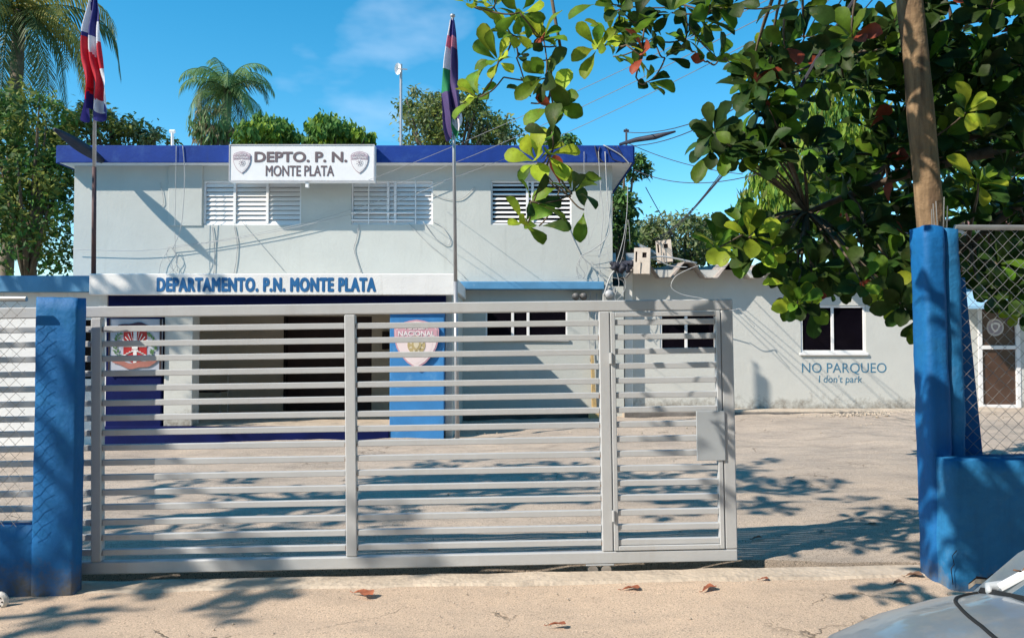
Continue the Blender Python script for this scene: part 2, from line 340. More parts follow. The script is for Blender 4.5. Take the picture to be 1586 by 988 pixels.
# ================================================================ MAIN BUILDING
YW, YF, YP, YC = 16.7, 16.4, 13.4, 13.65
st = thing('police_station', 'two-storey pale grey building with royal blue roof edge and a white porch fascia', 'building')
def X(px, D=YW): return P(px, 494, D).x
def Z(py, D=YW): return P(793, py, D).z
def rect(px0, px1, py0, py1, D=YW): return (X(px0, D), X(px1, D), Z(py1, D), Z(py0, D))
XL, XR = X(112), X(949)
w1, w2, w3 = rect(313, 465, 280, 349), rect(543, 670, 280, 348), rect(760, 886, 280, 348)
w4 = rect(752, 879, 469, 524)
zr = Z(252, YF)                         # underside of roof slab
mb = MB()
wall(mb, XL, XR, 2.85, zr+.02, YW, .2, [w1, w2, w3], wallm)
door = (X(440), X(576), -.5, 2.2)
wall(mb, X(690), X(966), -.5, 2.85, YW, .2, [w4], wallm)
# side and back walls, inner floor
mb.box((XL, YW+.2, -.5), (XL+.2, 24, zr+.02), wallm); mb.box((XR-.2, YW+.2, -.5), (XR, 24, zr+.02), wallm)
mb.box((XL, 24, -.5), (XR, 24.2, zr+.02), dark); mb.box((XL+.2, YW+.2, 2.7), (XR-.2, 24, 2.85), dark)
mb.build('wall', st)
mb = MB(); wall(mb, XL, X(690)-.002, -.5, 2.849, YW, .2, [door], beige); mb.build('porch_back_wall', st)
mb = MB(); mb.bbox((X(259), YW-.03, Z(349)-.02), (X(312), YW+.01, zr), wallm, .01); mb.build('pilaster', st)
mb = MB(); mb.box((XL+.25, YW+.7, -.5), (XR-.25, YW+.75, zr), dark); mb.build('dark_room_sheet', st)  # dark sheet paints the gloom of the rooms behind the windows
# roof slab
mb = MB(); a, b = P(90, 226, YF), P(980, 226, YF)
mb.bbox((a.x, YF, zr), (b.x, 24.5, a.z-.03), whited, .01); mb.build('roof_slab', st)
mb = MB(); mb.bbox((a.x-.01, YF-.04, zr-.01), (b.x+.01, YF-.002, a.z), fblue, .012)
mb.box((a.x-.04, YF, zr-.01), (a.x-.002, 24.5, a.z), fblue); mb.box((b.x+.002, YF, zr-.01), (b.x+.04, 24.5, a.z), fblue)
mb.build('roof_fascia', st)
# louvred windows
def louvre_window(r, bays, n, label, tilt, m, gap_dark, trim):
    x0, x1, z0, z1 = r
    mb = MB(); t = .035
    for a, b, c, d in ((x0, x1, z0, z0+t), (x0, x1, z1-t, z1), (x0, x0+t, z0+t, z1-t), (x1-t, x1, z0+t, z1-t)): mb.bbox((a, YW+.03, c), (b, YW+.10, d), trim, .004)
    for bx in bays: mb.bbox((bx-.028, YW+.025, z0+t), (bx+.028, YW+.10, z1-t), trim, .004)
    wn = mb.build('window', st); wn['label'] = label
    ed = [x0+t] + [c for bx in bays for c in (bx-.028, bx+.028)] + [x1-t]
    h = (z1-z0-2*t)/n
    for i in range(0, len(ed), 2):
        wd = ed[i+1]-ed[i]-.01
        s = MB(); hh = h*(.96 if not gap_dark else .50)
        s.mesh([(-wd/2, -.03, -hh/2), (wd/2, -.03, -hh/2), (wd/2, .012, hh/2), (-wd/2, .012, hh/2), (-wd/2, -.024, -hh/2), (wd/2, -.024, -hh/2), (wd/2, .02, hh/2), (-wd/2, .02, hh/2)],
               [(0,1,2,3),(4,7,6,5),(0,4,5,1),(3,2,6,7),(0,3,7,4),(1,5,6,2)], m)
        first = None
        for k in range(n):
            tw = random.uniform(-.02, .02) + tilt
            M = Matrix.Translation(((ed[i]+ed[i+1])/2, YW+.075, z0+t+h*(k+.5))) @ Matrix.Rotation(tw, 4, 'X')
            if first is None: o = s.build('slat', wn); first = o
            else: o = bpy.data.objects.new('slat', first.data); COL.objects.link(o); o.parent = wn
            o.matrix_local = M
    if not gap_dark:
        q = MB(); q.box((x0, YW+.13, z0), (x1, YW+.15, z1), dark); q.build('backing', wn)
    return wn
louvre_window(w1, [X(361), X(412)], 9, 'closed white louvre window in three bays, left of the upper floor', 0, white, False, white)
louvre_window(w2, [X(600), X(611)], 9, 'white louvre window behind a grille, middle of the upper floor', 0, white, False, white)
louvre_window(w3, [X(817), X(825)], 9, 'open white louvre window with dark gaps, right of the upper floor', .1, white, True, white)
mb = MB()                                     # extra grille bars on the middle window
for px in (570, 643): mb.bbox((X(px)-.012, YW+.0, w2[2]), (X(px)+.012, YW+.02, w2[3]), white, .002)
for py in (330, 341): mb.bbox((w2[0], YW-.005, Z(py)-.015), (X(640), YW+.02, Z(py)+.015), white, .002)
mb.build('window_grille', st)
# ground-floor window right
def slide_window(r, mull, y, parent, label, fr=.05, sill=True, rails=()):
    x0, x1, z0, z1 = r; mb = MB(); t = fr
    for a, b, c, d in ((x0, x1, z0, z0+t), (x0, x1, z1-t, z1), (x0, x0+t, z0+t, z1-t), (x1-t, x1, z0+t, z1-t)): mb.bbox((a, y+.02, c), (b, y+.09, d), white, .004)
    for mx_ in mull: mb.bbox((mx_-.03, y+.025, z0+t), (mx_+.03, y+.09, z1-t), white, .004)
    wn = mb.build('window', parent); wn['label'] = label
    ed = [x0+t] + [c for m_ in mull for c in (m_-.03, m_+.03)] + [x1-t]
    for i in range(0, len(ed), 2):
        q = MB(); q.box((ed[i], y+.055, z0+t), (ed[i+1], y+.062, z1-t), glass); q.build('pane', wn)
    if sill:
        q = MB(); q.bbox((x0-.03, y-.05, z0-.06), (x1+.03, y+.02, z0-.005), white, .005); q.build('sill', wn)
    return wn
slide_window(w4, [X(794), X(818)], YW, st, 'dark glass window with white frame beside the porch', .035)
mb = MB(); mb.bbox((X(709, 16.45), 16.45, Z(448, 16.45)), (X(936, 16.45), YW-.002, Z(436, 16.45)), slabb, .01); mb.build('window_ledge', st)
# door opening, interior bits
mb = MB(); mb.box((door[0], YW+.1, -.3), (door[1], YW+.14, 2.2), maroon); mb.box((door[0]-.0, YW-.02, .18), (door[0]+.05, YW+.1, 2.2), dark); mb.build('doorway', st)  # dark panel paints the unlit room seen through the open doorway
mb = MB(); mb.bbox((X(593), YW-.1, Z(541)), (X(603), YW-.005, Z(513)), dark, .01); mb.build('breaker_box', st)
# porch
pf = .18
mb = MB(); mb.bbox((X(165, YC), YC+.02, -.5), (X(688, YC), YW-.003, pf), conc, .02); mb.build('porch_floor', st)
mb = MB(); mb.bbox((X(165, YC)-.01, YC-.03, -.5), (X(604, YC)-.005, YC+.018, pf+.003), dblue, .01)
mb.build('porch_step', st)
fa, fb = P(138, 424, YP), P(705, 457, YP)
mb = MB(); zb, ztp = fb.z, fa.z
mb.bbox((fa.x, YP, zb), (fb.x, YP+.12, ztp), whited, .012); mb.build('porch_fascia', st)
mb = MB(); mb.bbox((fa.x+.01, YP+.122, zb+.1), (fb.x-.01, YW-.003, ztp-.03), whited, .01); mb.build('porch_roof', st)
mb = MB(); zt = zb+.098
mb.bbox((X(167, YC), YC, 2.28), (X(690, YC), YC+.25, zt), dblue, .01); mb.build('porch_beam', st)
mb = MB(); mb.bbox((X(165, YC), YC-.005, -.5), (X(251, YC), YC+.25, 2.278), dblue, .01); mb.build('porch_pier', st)['label'] = 'navy blue pier carrying the coat of arms'
mb = MB(); mb.bbox((X(255, YC), YC+.0, pf), (X(299, YC), YC+.3, 2.278), wall2, .01); mb.build('porch_pier', st)['label'] = 'off-white pier'
mb = MB(); mb.bbox((X(604, YC), YC-.005, -.5), (X(688, YC), YC+.25, 2.278), lblue, .01); mb.build('porch_pier', st)['label'] = 'bright blue pier carrying the shield badge'
mb = MB(); mb.bbox((X(150, YC), YC+.05, -.5), (X(164.5, YC), YC+.2, zt), whited, .01); mb.build('porch_pier', st)['label'] = 'narrow pale pier at the left end of the porch'
mb = MB(); mb.bbox((X(688, YC)+.005, YC+.15, -.5), (X(700, YC), YW-.003, zt), wallm, .01); mb.build('porch_side_wall', st)
SPC[0] = 1.14; ptext('DEPARTAMENTO. P.N. MONTE PLATA', (244, 431), (581, 451), YP-.001, letb, st, bold=.045); SPC[0] = 1.0
# annex on the left
mb = MB(); a, b = P(-300, 427, 13.55), P(138, 452, 13.55)
mb.bbox((a.x, 13.55, b.z), (fa.x-.003, YW, a.z), slabb, .01); mb.build('annex_roof', st)
mb = MB(); wall(mb, P(-300, 0, YC).x, X(148, YC), -.6, b.z-.002, YC+.1, .2, [(X(118, YC), X(146, YC), 1.0, 2.05)], whited); mb.build('annex_wall', st)
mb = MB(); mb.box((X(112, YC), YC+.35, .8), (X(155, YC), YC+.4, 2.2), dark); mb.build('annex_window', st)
mb = MB(); mb.bbox((X(690), YW-.05, -.5), (X(950), YW-.003, .17), mat('dark_foot_band', (.10, .085, .075), .9, .2, 3), .01); mb.build('foot_band', st)  # thin dark band along the wall foot
for (a, b) in (((360, 288), (358, 275)),): pass

# rooftop sign
sg = thing('sign_board', 'white rectangular sign board with two shields hung on the blue roof edge', 'sign')
ys = 16.12; a, b = P(355, 224, ys), P(580, 281, ys)
mb = MB(); mb.bbox((a.x, ys, b.z), (b.x, ys+.22, a.z), white, .01); mb.build('panel', sg)
mb = MB()
for q in ((a.x, a.x+.02, b.z, a.z), (b.x-.02, b.x, b.z, a.z), (a.x+.02, b.x-.02, b.z, b.z+.02), (a.x+.02, b.x-.02, a.z-.02, a.z)): mb.box((q[0], ys-.012, q[2]), (q[1], ys-.002, q[3]), mat('sign_frame', (.5, .5, .52), .5))
mb.build('frame', sg)
ptext('DEPTO. P. N.', (395, 236), (537, 251), ys-.001, letg, sg, bold=.04)
ptext('MONTE PLATA', (412, 257), (517, 273), ys-.001, letg, sg, bold=.015)
mb = MB(); mb.bbox((X(471, ys), ys+.02, Z(290, ys)), (X(476, ys), ys+.08, Z(281, ys)-.002), white, .004); mb.build('floodlight', sg)
def shield_pts(cx, cz, w_, h_, k=1):
    pts = []
    for u, v in ((-.5,.30),(-.42,.40),(-.30,.44),(-.15,.48),(0,.5),(.15,.48),(.30,.44),(.42,.40),(.5,.30),(.49,.08),(.44,-.08),(.34,-.24),(.2,-.38),(0,-.5),(-.2,-.38),(-.34,-.24),(-.44,-.08),(-.49,.08)):
        pts.append((cx+u*w_*k, cz+v*h_*k))
    return pts[::-1]
def circ(cx, cz, r, n=20): return [(cx+r*math.cos(2*math.pi*i/n), cz+r*math.sin(2*math.pi*i/n)) for i in range(n)]
def star(cx, cz, r, n=6): return [(cx+(r if i % 2 else r*.5)*math.cos(math.pi*i/n), cz+(r if i % 2 else r*.5)*math.sin(math.pi*i/n)) for i in range(2*n)]
def badge(cx, cz, w_, h_, y, parent, cols, txt=True, name='shield'):
    mb = MB()
    mb.plate(shield_pts(cx, cz, w_, h_), y, .012, cols[0]); mb.plate(shield_pts(cx, cz-.0*h_, w_, h_, .93), y-.004, .003, cols[1])
    mb.plate([(cx-w_*.45, cz+h_*.11), (cx+w_*.45, cz+h_*.11), (cx+w_*.455, cz+h_*.29), (cx+w_*.27, cz+h_*.40), (cx, cz+h_*.45), (cx-w_*.27, cz+h_*.40), (cx-w_*.455, cz+h_*.29)], y-.0075, .003, cols[2])
    mb.plate(shield_pts(cx, cz-h_*.08, w_*.80, h_*.72, .9), y-.006, .0015, cols[1])
    mb.plate(circ(cx, cz-h_*.02, w_*.20), y-.011, .003, cols[3]); mb.plate(star(cx, cz-h_*.02, w_*.19, 8), y-.0145, .003, cols[4])
    mb.plate(circ(cx, cz-h_*.02, w_*.11), y-.018, .003, cols[3]); mb.plate(shield_pts(cx, cz-h_*.02, w_*.12, w_*.15), y-.0215, .003, cols[4])
    o = mb.build(name, parent)
    if txt:
        text('POLICIA', cx-w_*.25, cx+w_*.25, cz+h_*.30, cz+h_*.38, y-.008, cols[5], parent, bold=.02)
        text('NACIONAL', cx-w_*.40, cx+w_*.40, cz+h_*.165, cz+h_*.265, y-.008, cols[5], parent, bold=.02)
    return o
pk = mat('print_mauve', (.42, .33, .38), .6, .04, 3, 0); pw = mat('print_white', (.78, .76, .76), .6, .03, 3, 0); pg = mat('print_grey', (.30, .26, .29), .6, .05, 3, 0)
for px in (375, 557):
    c = P(px, 252, ys); badge(c.x, c.z, 28/F*ys, 35/F*ys, ys-.014, sg, [pk, pw, pk, pw, pg, pw])
# badge on the blue pier
bd = thing('police_badge_plaque', 'large pink and white shield badge mounted on the bright blue porch pier', 'emblem')
c = P(645, 533, YC-.06); pink = mat('badge_pink', (.60, .34, .40), .5, .08, 3, 0); gold = mat('badge_gold', (.50, .40, .20), .5, .1, 4, 0)
badge(c.x, c.z, .79, .86, YC-.06, bd, [pink, mat('badge_white', (.80, .68, .68), .5, .04, 2, 0), pink, gold, mat('badge_cream', (.66, .58, .42), .5, .05, 3, 0), pw], name='shield')
mb = MB(); mb.box((c.x-.2, YC-.045, c.z-.1), (c.x+.2, YC-.007, c.z+.2), dark); mb.build('mounting_block', bd)
# coat of arms
ca = thing('coat_of_arms_panel', 'framed panel with red, white and blue coat of arms on the navy porch pier', 'emblem')
ya = YC-.05; a, b = P(169, 494, ya), P(250, 580, ya); cx, cz = (a.x+b.x)/2, (a.z+b.z)/2; W_, H_ = b.x-a.x, a.z-b.z
greyp = mat('panel_grey', (.42, .45, .52), .6, .05, 2, 0); red = mat('emblem_red', (.42, .02, .02), .5, .1, 4, 0); rib = mat('ribbon_navy', (.05, .02, .05), .6, .2, 4, 0)
ribr = mat('ribbon_rust', (.38, .15, .12), .6, .15, 6, 0); grn = mat('laurel_green', (.07, .18, .05), .6, .3, 12, 0); wht = mat('emblem_white', (.75, .73, .72), .6, .03, 3, 0)
mb = MB(); mb.bbox((a.x, ya, b.z), (b.x, ya+.045, a.z), greyp, .006); mb.build('panel', ca)
mb = MB()
for q in ((b.x-.035, b.x, b.z, a.z), (a.x, a.x+.02, b.z, a.z)): mb.box((q[0], ya-.015, q[2]), (q[1], ya-.001, q[3]), maroon)
mb.build('frame', ca)
mb = MB(); sw, sh = W_*.44, H_*.60; z0 = cz+.02
mb.plate([(cx-sw/2, z0+sh*.5), (cx-sw/2, z0-sh*.35), (cx-sw*.3, z0-sh*.45), (cx, z0-sh*.55), (cx+sw*.3, z0-sh*.45), (cx+sw/2, z0-sh*.35), (cx+sw/2, z0+sh*.5)], ya-.006, .005, red)
mb.plate([(cx-.03, z0+sh*.5), (cx-.03, z0-sh*.52), (cx+.03, z0-sh*.52), (cx+.03, z0+sh*.5)], ya-.010, .003, wht)
for s_ in (-1, 1):
    for k in range(4):
        u = .05+.05*k; mb.plate([(cx+s_*.02, z0-.02), (cx+s_*(u+.02), z0+sh*.45-.05*k), (cx+s_*(u+.028), z0+sh*.42-.05*k)][::s_], ya-.0125, .002, wht)
        mb.plate([(cx+s_*.02, z0-.10), (cx+s_*(u+.0), z0-sh*.12-.03*k), (cx+s_*(u+.012), z0-sh*.17-.03*k)][::s_], ya-.0125, .002, wht)
mb.plate([(cx-sw/2, z0+.01), (cx-sw/2, z0-.02), (cx+sw/2, z0-.02), (cx+sw/2, z0+.01)], ya-.0145, .0015, wht)
mb.plate([(cx-.05, z0-.06), (cx+.05, z0-.06), (cx+.05, z0+.03), (cx, z0+.05), (cx-.05, z0+.03)], ya-.018, .003, wht)
mb.build('shield', ca)
n = 14
for (zc, am, m_, hh) in ((cz+H_*.40, -.10, rib, .06), (cz-H_*.34, .12, ribr, .10)):
    mb = MB()
    for i in range(n):
        u0, u1 = -1+2*i/n, -1+2*(i+1)/n; xa, xb = cx+u0*W_*.42, cx+u1*W_*.42
        za = zc+am*u0*u0 + .015*math.sin(u0*7); zb_ = zc+am*u1*u1 + .015*math.sin(u1*7)
        mb.mesh([(xa, ya-.02, za-hh/2), (xb, ya-.02, zb_-hh/2), (xb, ya-.02, zb_+hh/2), (xa, ya-.02, za+hh/2)], [(0,1,2,3)], m_)
    mb.build('ribbon', ca)
random.seed(3)
for s_ in (-1, 1):
    mb = MB()
    for k in range(26):
        t_ = k/26; bx, bz = cx+s_*(W_*.26+W_*.10*math.sin(t_*3)), cz-H_*.28+H_*.52*t_; an = random.uniform(.2, 2.9) if s_ > 0 else random.uniform(.2, 2.9)
        l = .075; dx, dz = math.cos(an)*l, math.sin(an)*l
        mb.face([(bx, ya-.009-.0006*k, bz), (bx+dx*.5-dz*.2, ya-.009-.0006*k, bz+dz*.5+dx*.2), (bx+dx, ya-.009-.0006*k, bz+dz), (bx+dx*.5+dz*.2, ya-.009-.0006*k, bz+dz*.5-dx*.2)], grn)
    mb.build('laurel', ca)['kind'] = 'stuff'
# chair frame in porch
ch = thing('metal_chair', 'pale metal chair frame standing against the porch back wall', 'chair', loc=(0, 0, 0))
x0, x1 = X(303, 16.2), X(352, 16.2); yb = 16.2; mtl = mat('chair_metal', (.45, .43, .42), .4, .05, 3, 0, metal=.3)
mb = MB(); mb.tube([(x0, yb+.1, pf), (x0, yb+.1, pf+.8), (x0+.05, yb+.1, pf+.85), (x1-.05, yb+.1, pf+.85), (x1, yb+.1, pf+.8), (x1, yb+.1, pf)], .018, mtl); mb.build('back_frame', ch)
for x_ in (x0, x1): mb = MB(); mb.tube([(x_, yb-.35, pf), (x_, yb-.35, pf+.44), (x_, yb+.1, pf+.44)], .016, mtl); mb.build('leg', ch)
mb = MB(); mb.bbox((x0, yb-.36, pf+.44), (x1, yb+.08, pf+.47), maroon, .01); mb.build('seat', ch)

# drain spouts and roof things
dk = mat('black_spout', (.03, .032, .05), .6, .2, 3, 0)
sp = MB(); e0, e1 = Vector((-8.70, YF-.05, Z(250, YF))), P(84, 200, 15.15)
n = 8; prof = []
for i in range(n+1):
    t_ = i/n; c_ = e0.lerp(e1, t_); h_ = .11*(math.sin(math.pi*(t_*.8+.15)))+.015
    prof.append((c_, h_))
sp.tube([c_ for c_, _ in prof], [h_ for _, h_ in prof], dk, 8)
tag(sp.build('drain_spout', smooth=True), 'dark tapered spout jutting from the left end of the blue roof edge', 'spout')
sp = MB(); pts = [P(960, 224, 16.1), P(985, 217, 15.8), P(1015, 212, 15.5), P(1046, 204, 15.2)]
sp.tube(pts, [.03, .05, .06, .02], dk, 7); tag(sp.build('conduit', smooth=True), 'dark fluffy cable bundle sticking out from the right roof corner', 'cable')
an = thing('antenna_mast', 'thin roof mast with a small white dish on top', 'antenna')
mb = MB(); b0 = P(621, 226, 19); mb.tube([(b0.x, 19, zr), P(621, 100, 19)], .035, polem, 8); mb.build('mast', an)
mb = MB(); c = P(616, 107, 18.9)
vs = [(c.x, c.y+.06, c.z)]; 
for j, (rr, dy) in enumerate(((.08, .04), (.15, 0))):
    for i in range(12): an_ = 2*math.pi*i/12; vs.append((c.x+rr*math.cos(an_)*.55, c.y+dy-.1*math.cos(an_)*rr, c.z+rr*math.sin(an_)))
fs = [(0, 1+i, 1+(i+1) % 12) for i in range(12)] + [(1+i, 13+i, 13+(i+1) % 12, 1+(i+1) % 12) for i in range(12)]
mb.mesh(vs, fs, white); mb.build('dish', an)
mb = MB(); mb.tube([P(616, 107, 18.9), P(631, 108, 18.9)], .015, polem, 5); mb.build('arm', an)
m1 = MB(); m1.tube([P(970, 226, 17), P(970, 200, 17)], .025, wired, 6); m1.tube([P(966, 203, 17), P(974, 203, 17)], .03, wired, 6)
tag(m1.build('service_mast'), 'short dark mast with insulator at the right roof corner', 'mast')
m1 = MB(); m1.tube([P(267, 226, 17), P(267, 205, 17)], .03, white, 6); m1.tube([P(263, 204, 17), P(271, 204, 17)], .04, white, 6)
tag(m1.build('vent_pipe'), 'short white vent pipe standing above the left roof edge', 'pipe')
# ================================================================ FLAGS
def flagpole(px0, px1, ytop, ybot, D, label, zb_=None, m=polem, m2=None):
    a, b = P(px0, ytop, D), P(px1, ybot, D)
    if zb_ is not None:
        k = (a.z-zb_)/(a.z-b.z); b = a.lerp(b, k)
    t = thing('flagpole', label, 'flagpole', loc=(b.x, b.y, b.z))
    mb = MB(); mid = Vector((0, 0, 0)).lerp(a-b, .38)
    mb.tube([mid, (a-b)], [.032, .026], m, 10); mb.build('upper_pole', t, True)
    mb = MB(); mb.tube([(0, 0, 0), mid], [.04, .036], m2 or m, 10); mb.build('lower_pole', t, True)
    mb = MB(); q = a-b; mb.tube([q, q+Vector((0, 0, .02)), q+Vector((0, 0, .05)), q+Vector((0, 0, .07))], [.02, .045, .045, .01], m, 8); mb.build('finial', t, True)
    return a, b
flagpole(148, 145, -14, 424, 13.58, 'steel flagpole with a red, white and blue flag above the porch left end', ztp-.03, polem, rusty)
flagpole(701, 708, 28, 660, 13.2, 'tall steel flagpole rising beside the right end of the porch fascia', -.1, polem, None)
fred = mat('flag_red', (.62, .025, .045), .75, .08, 4, 0, transl=.3); fwh = mat('flag_white', (.78, .76, .80), .75, .04, 4, 0, transl=.3)
fbl = mat('flag_blue', (.05, .045, .22), .75, .1, 4, 0, transl=.3); fgr = mat('flag_green', (.03, .26, .10), .75, .1, 4, 0, transl=.3); fpu = mat('flag_purple', (.11, .07, .20), .75, .1, 4, 0, transl=.3)
fpk = mat('flag_pink', (.70, .25, .34), .75, .1, 4, 0, transl=.3)
def flag(name, label, edges, D, colf, nf, amp):
    # edges: list of (py, pxl, pxr)
    ny, nx = 60, 36; vs = []; fs = []; mis = []
    for j in range(ny+1):
        t_ = j/ny; py = edges[0][0] + (edges[-1][0]-edges[0][0])*t_
        for k in range(len(edges)-1):
            if edges[k][0] <= py <= edges[k+1][0]+1e-6:
                u = (py-edges[k][0])/(edges[k+1][0]-edges[k][0]); l = edges[k][1]+(edges[k+1][1]-edges[k][1])*u; r = edges[k][2]+(edges[k+1][2]-edges[k][2])*u; break
        for i in range(nx+1):
            s_ = i/nx; p = P(l+(r-l)*s_, py + 10*t_*math.sin(s_*9+1)*(t_ > .8), D)
            wv = amp*(.3+t_)*math.sin(s_*nf*2*math.pi + 1.5*math.sin(t_*4) + .6) + .03*math.sin(t_*9+s_*14)
            p.x += .025*math.cos(s_*nf*2*math.pi+t_*3)*min(1, t_*3); p.y += -.05+wv; vs.append(p)
    mb = MB(); mb.v = [tuple(v) for v in vs]
    for j in range(ny):
        for i in range(nx):
            mb.f.append((j*(nx+1)+i, j*(nx+1)+i+1, (j+1)*(nx+1)+i+1, (j+1)*(nx+1)+i)); mb.mi.append(mb.m(colf(i/nx, j/ny)))
    o = mb.build(name, smooth=True); tag(o, label, 'flag'); return o
def dr(s_, t_):
    e = .06*math.sin(t_*14)
    if t_ < .36: return fwh if (s_+e < .36 and t_ < .32) else (fbl if s_ < .78+e or t_ < .25 else fwh)
    if t_ < .52 and s_ > .42 and t_ < .36+.16*(1-abs(s_-.62)*2): return fwh
    if t_ < .86 - .1*abs(s_-.45): return fred if s_ < .80-e or t_ < .62 else fwh
    return fbl if s_ < .62 or t_ > .93 else fwh
flag('flag', 'limp red, white and blue flag drooping from the left flagpole', [(-10, 143, 152), (20, 136, 157), (45, 131, 158), (95, 128, 163), (130, 132, 166), (180, 131, 163)], 13.52, dr, 2.6, .10)
def pn(s_, t_):
    if t_ < .15: return fbl if s_ > .3 else fwh
    if t_ < .25: return fpk
    if s_ < .34: return fwh if t_ < .42 else (fgr if t_ < .62 else fpu)
    if s_ < .48: return fpu if t_ < .85 else fgr
    if t_ > .78 + .15*(1-s_): return fwh if t_ < .92 else fgr
    return fpu
flag('flag', 'limp green, white and purple flag drooping from the right flagpole', [(32, 697, 704), (55, 692, 707), (100, 687, 711), (145, 684, 713), (190, 688, 718), (210, 693, 712)], 13.14, pn, 2.2, .08)

# ================================================================ LOW BUILDING (right)
YR = 17.0
lb = thing('low_building', 'single-storey off-white building with corrugated roof and NO PARQUEO lettering', 'building')
r1, r2 = rect(1022, 1110, 482, 544, YR), rect(1240, 1341, 473, 546, YR)
rd = rect(1514, 1579, 474, 619, YR); rd = (rd[0], rd[1], .16, rd[3])
mb = MB(); x1 = 26; zt_ = Z(418, YR)
wall(mb, X(979, YR), x1, -.4, zt_, YR, .2, [r1, r2, rd], wall2)
mb.box((X(979, YR), YR+.2, -.4), (X(979, YR)+.2, 23, zt_), wall2); mb.box((X(979, YR), 23, -.4), (x1, 23.2, zt_), wall2)
mb.build('wall', lb)
mb = MB(); mb.box((X(979, YR)+.3, YR+1.2, -.4), (x1, YR+1.25, zt_), dark); mb.build('dark_room_sheet', lb)  # dark sheet again, painting the unlit rooms of the low building
mb = MB(); mb.bbox((X(967, YR-.06), YR-.06, -.4), (X(980, YR-.06), YR+.1, zt_-.05), mat('bright_pilaster', (.76, .77, .74), .8, .04), .012); mb.build('pilaster', lb)
slide_window(r1, [X(1063, YR)], YR, lb, 'dark glass window seen through the wicket door bars', .05, False)
slide_window(r2, [X(1290, YR)], YR, lb, 'dark two-pane window above the painted lettering', .05, True)
ptext('NO PARQUEO', (1242, 562), (1373, 580), YR-.001, letn, lb, bold=-.004)
ptext("I don't park", (1268, 581), (1335, 596), YR-.001, letn, lb, bold=-.004, shear=.08)
# glazed door
mb = MB(); t_ = .09
for q in ((rd[0], rd[0]+t_, rd[2], rd[3]), (rd[1]-t_, rd[1], rd[2], rd[3]), (rd[0]+t_, rd[1]-t_, rd[3]-.06, rd[3]), (rd[0]+t_, rd[1]-t_, rd[2], rd[2]+.12), (rd[0]+t_, rd[1]-t_, Z(541, YR), Z(535, YR))):
    mb.bbox((q[0], YR-.02, q[2]), (q[1], YR+.08, q[3]), white, .005)
dr_ = mb.build('door', lb)
bz = mat('bronze_glass', (.09, .05, .035), .2, .3, 1.5, 0, spec=.5)
for c_, d_ in ((rd[2]+.12, Z(541, YR)), (Z(535, YR), rd[3]-.06)): mb = MB(); mb.box((rd[0]+t_, YR+.03, c_), (rd[1]-t_, YR+.04, d_), bz); mb.build('pane', dr_)
c = P(1543, 507, YR-.01); mb = MB(); mb.plate(circ(c.x, c.z, .19)[::-1], YR+.026, .003, mat('sticker', (.55, .52, .50), .6, .1, 12, 0)); mb.plate(circ(c.x, c.z, .155)[::-1], YR+.022, .003, pg)
mb.plate(shield_pts(c.x, c.z, .2, .22), YR+.018, .003, wht); mb.plate(shield_pts(c.x, c.z, .12, .13), YR+.014, .003, pg); mb.build('round_sticker', dr_)
# awning over the door
mb = MB(); a, b = P(1500, 455, 16.2), P(1640, 476, 16.2)
mb.mesh([(a.x, 16.2, b.z-.03), (b.x, 16.2, b.z-.03), (b.x, YR-.01, a.z+.1), (a.x, YR-.01, a.z+.1), (a.x, 16.2, b.z+.03), (b.x, 16.2, b.z+.03), (b.x, YR-.01, a.z+.16), (a.x, YR-.01, a.z+.16)], [(0,1,2,3),(4,7,6,5),(0,4,5,1),(0,3,7,4),(1,5,6,2)], mat('pale_blue_awning', (.30, .52, .70), .6, .08)); mb.build('awning', lb)
# walkway kerb
mb = MB(); mb.bbox((X(966, 16.45), 16.48, -.4), (x1, YR-.003, .20), conc, .02); mb.bbox((X(966, 16.45)+.01, 16.45, -.4), (x1, 16.478, .165), mat('dirty_kerb_face', (.16, .15, .14), .95, .3, 3, .3, 20), .01); mb.build('walkway', lb)
# corrugated sheets: each one a part
ye, yb_ = 16.55, 23.5; per = .97; zc = Z(418, ye); amp = .165; x = X(962, ye); sl = .05; first = None
prof = [(0, -1), (.14, -1), (.40, 1), (.60, 1), (.86, -1), (1, -1)]
sheets = []
nsh = 17
for k in range(nsh):
    mb = MB(); vs = []; ny = 6
    jit = random.uniform(-.03, .03)
    for layer in (0, -.018):
        for j in range(ny+1):
            y = ye + jit + (yb_-ye)*j/ny
            for u, v in prof: vs.append((u*per*1.0, y, amp*v + sl*(y-ye) + layer))
    np_ = len(prof); o2 = np_*(ny+1); fs = []
    for j in range(ny):
        for i in range(np_-1):
            q = j*np_+i; fs.append((q, q+1, q+np_+1, q+np_)); fs.append((o2+q, o2+q+np_, o2+q+np_+1, o2+q+1))
    for i in range(np_-1): fs.append((i, o2+i, o2+i+1, i+1))
    if k < 4:
        mb.mesh(vs, fs, asb); o = mb.build('roof_sheet', lb); sheets.append(o)
    else:
        o = bpy.data.objects.new('roof_sheet', sheets[k % 4].data); COL.objects.link(o); o.parent = lb
    o.location = (x + k*per, 0, zc + .004*(k % 2) + random.uniform(-.012, .012)); o.rotation_euler = (0, random.uniform(-.006, .006), 0)
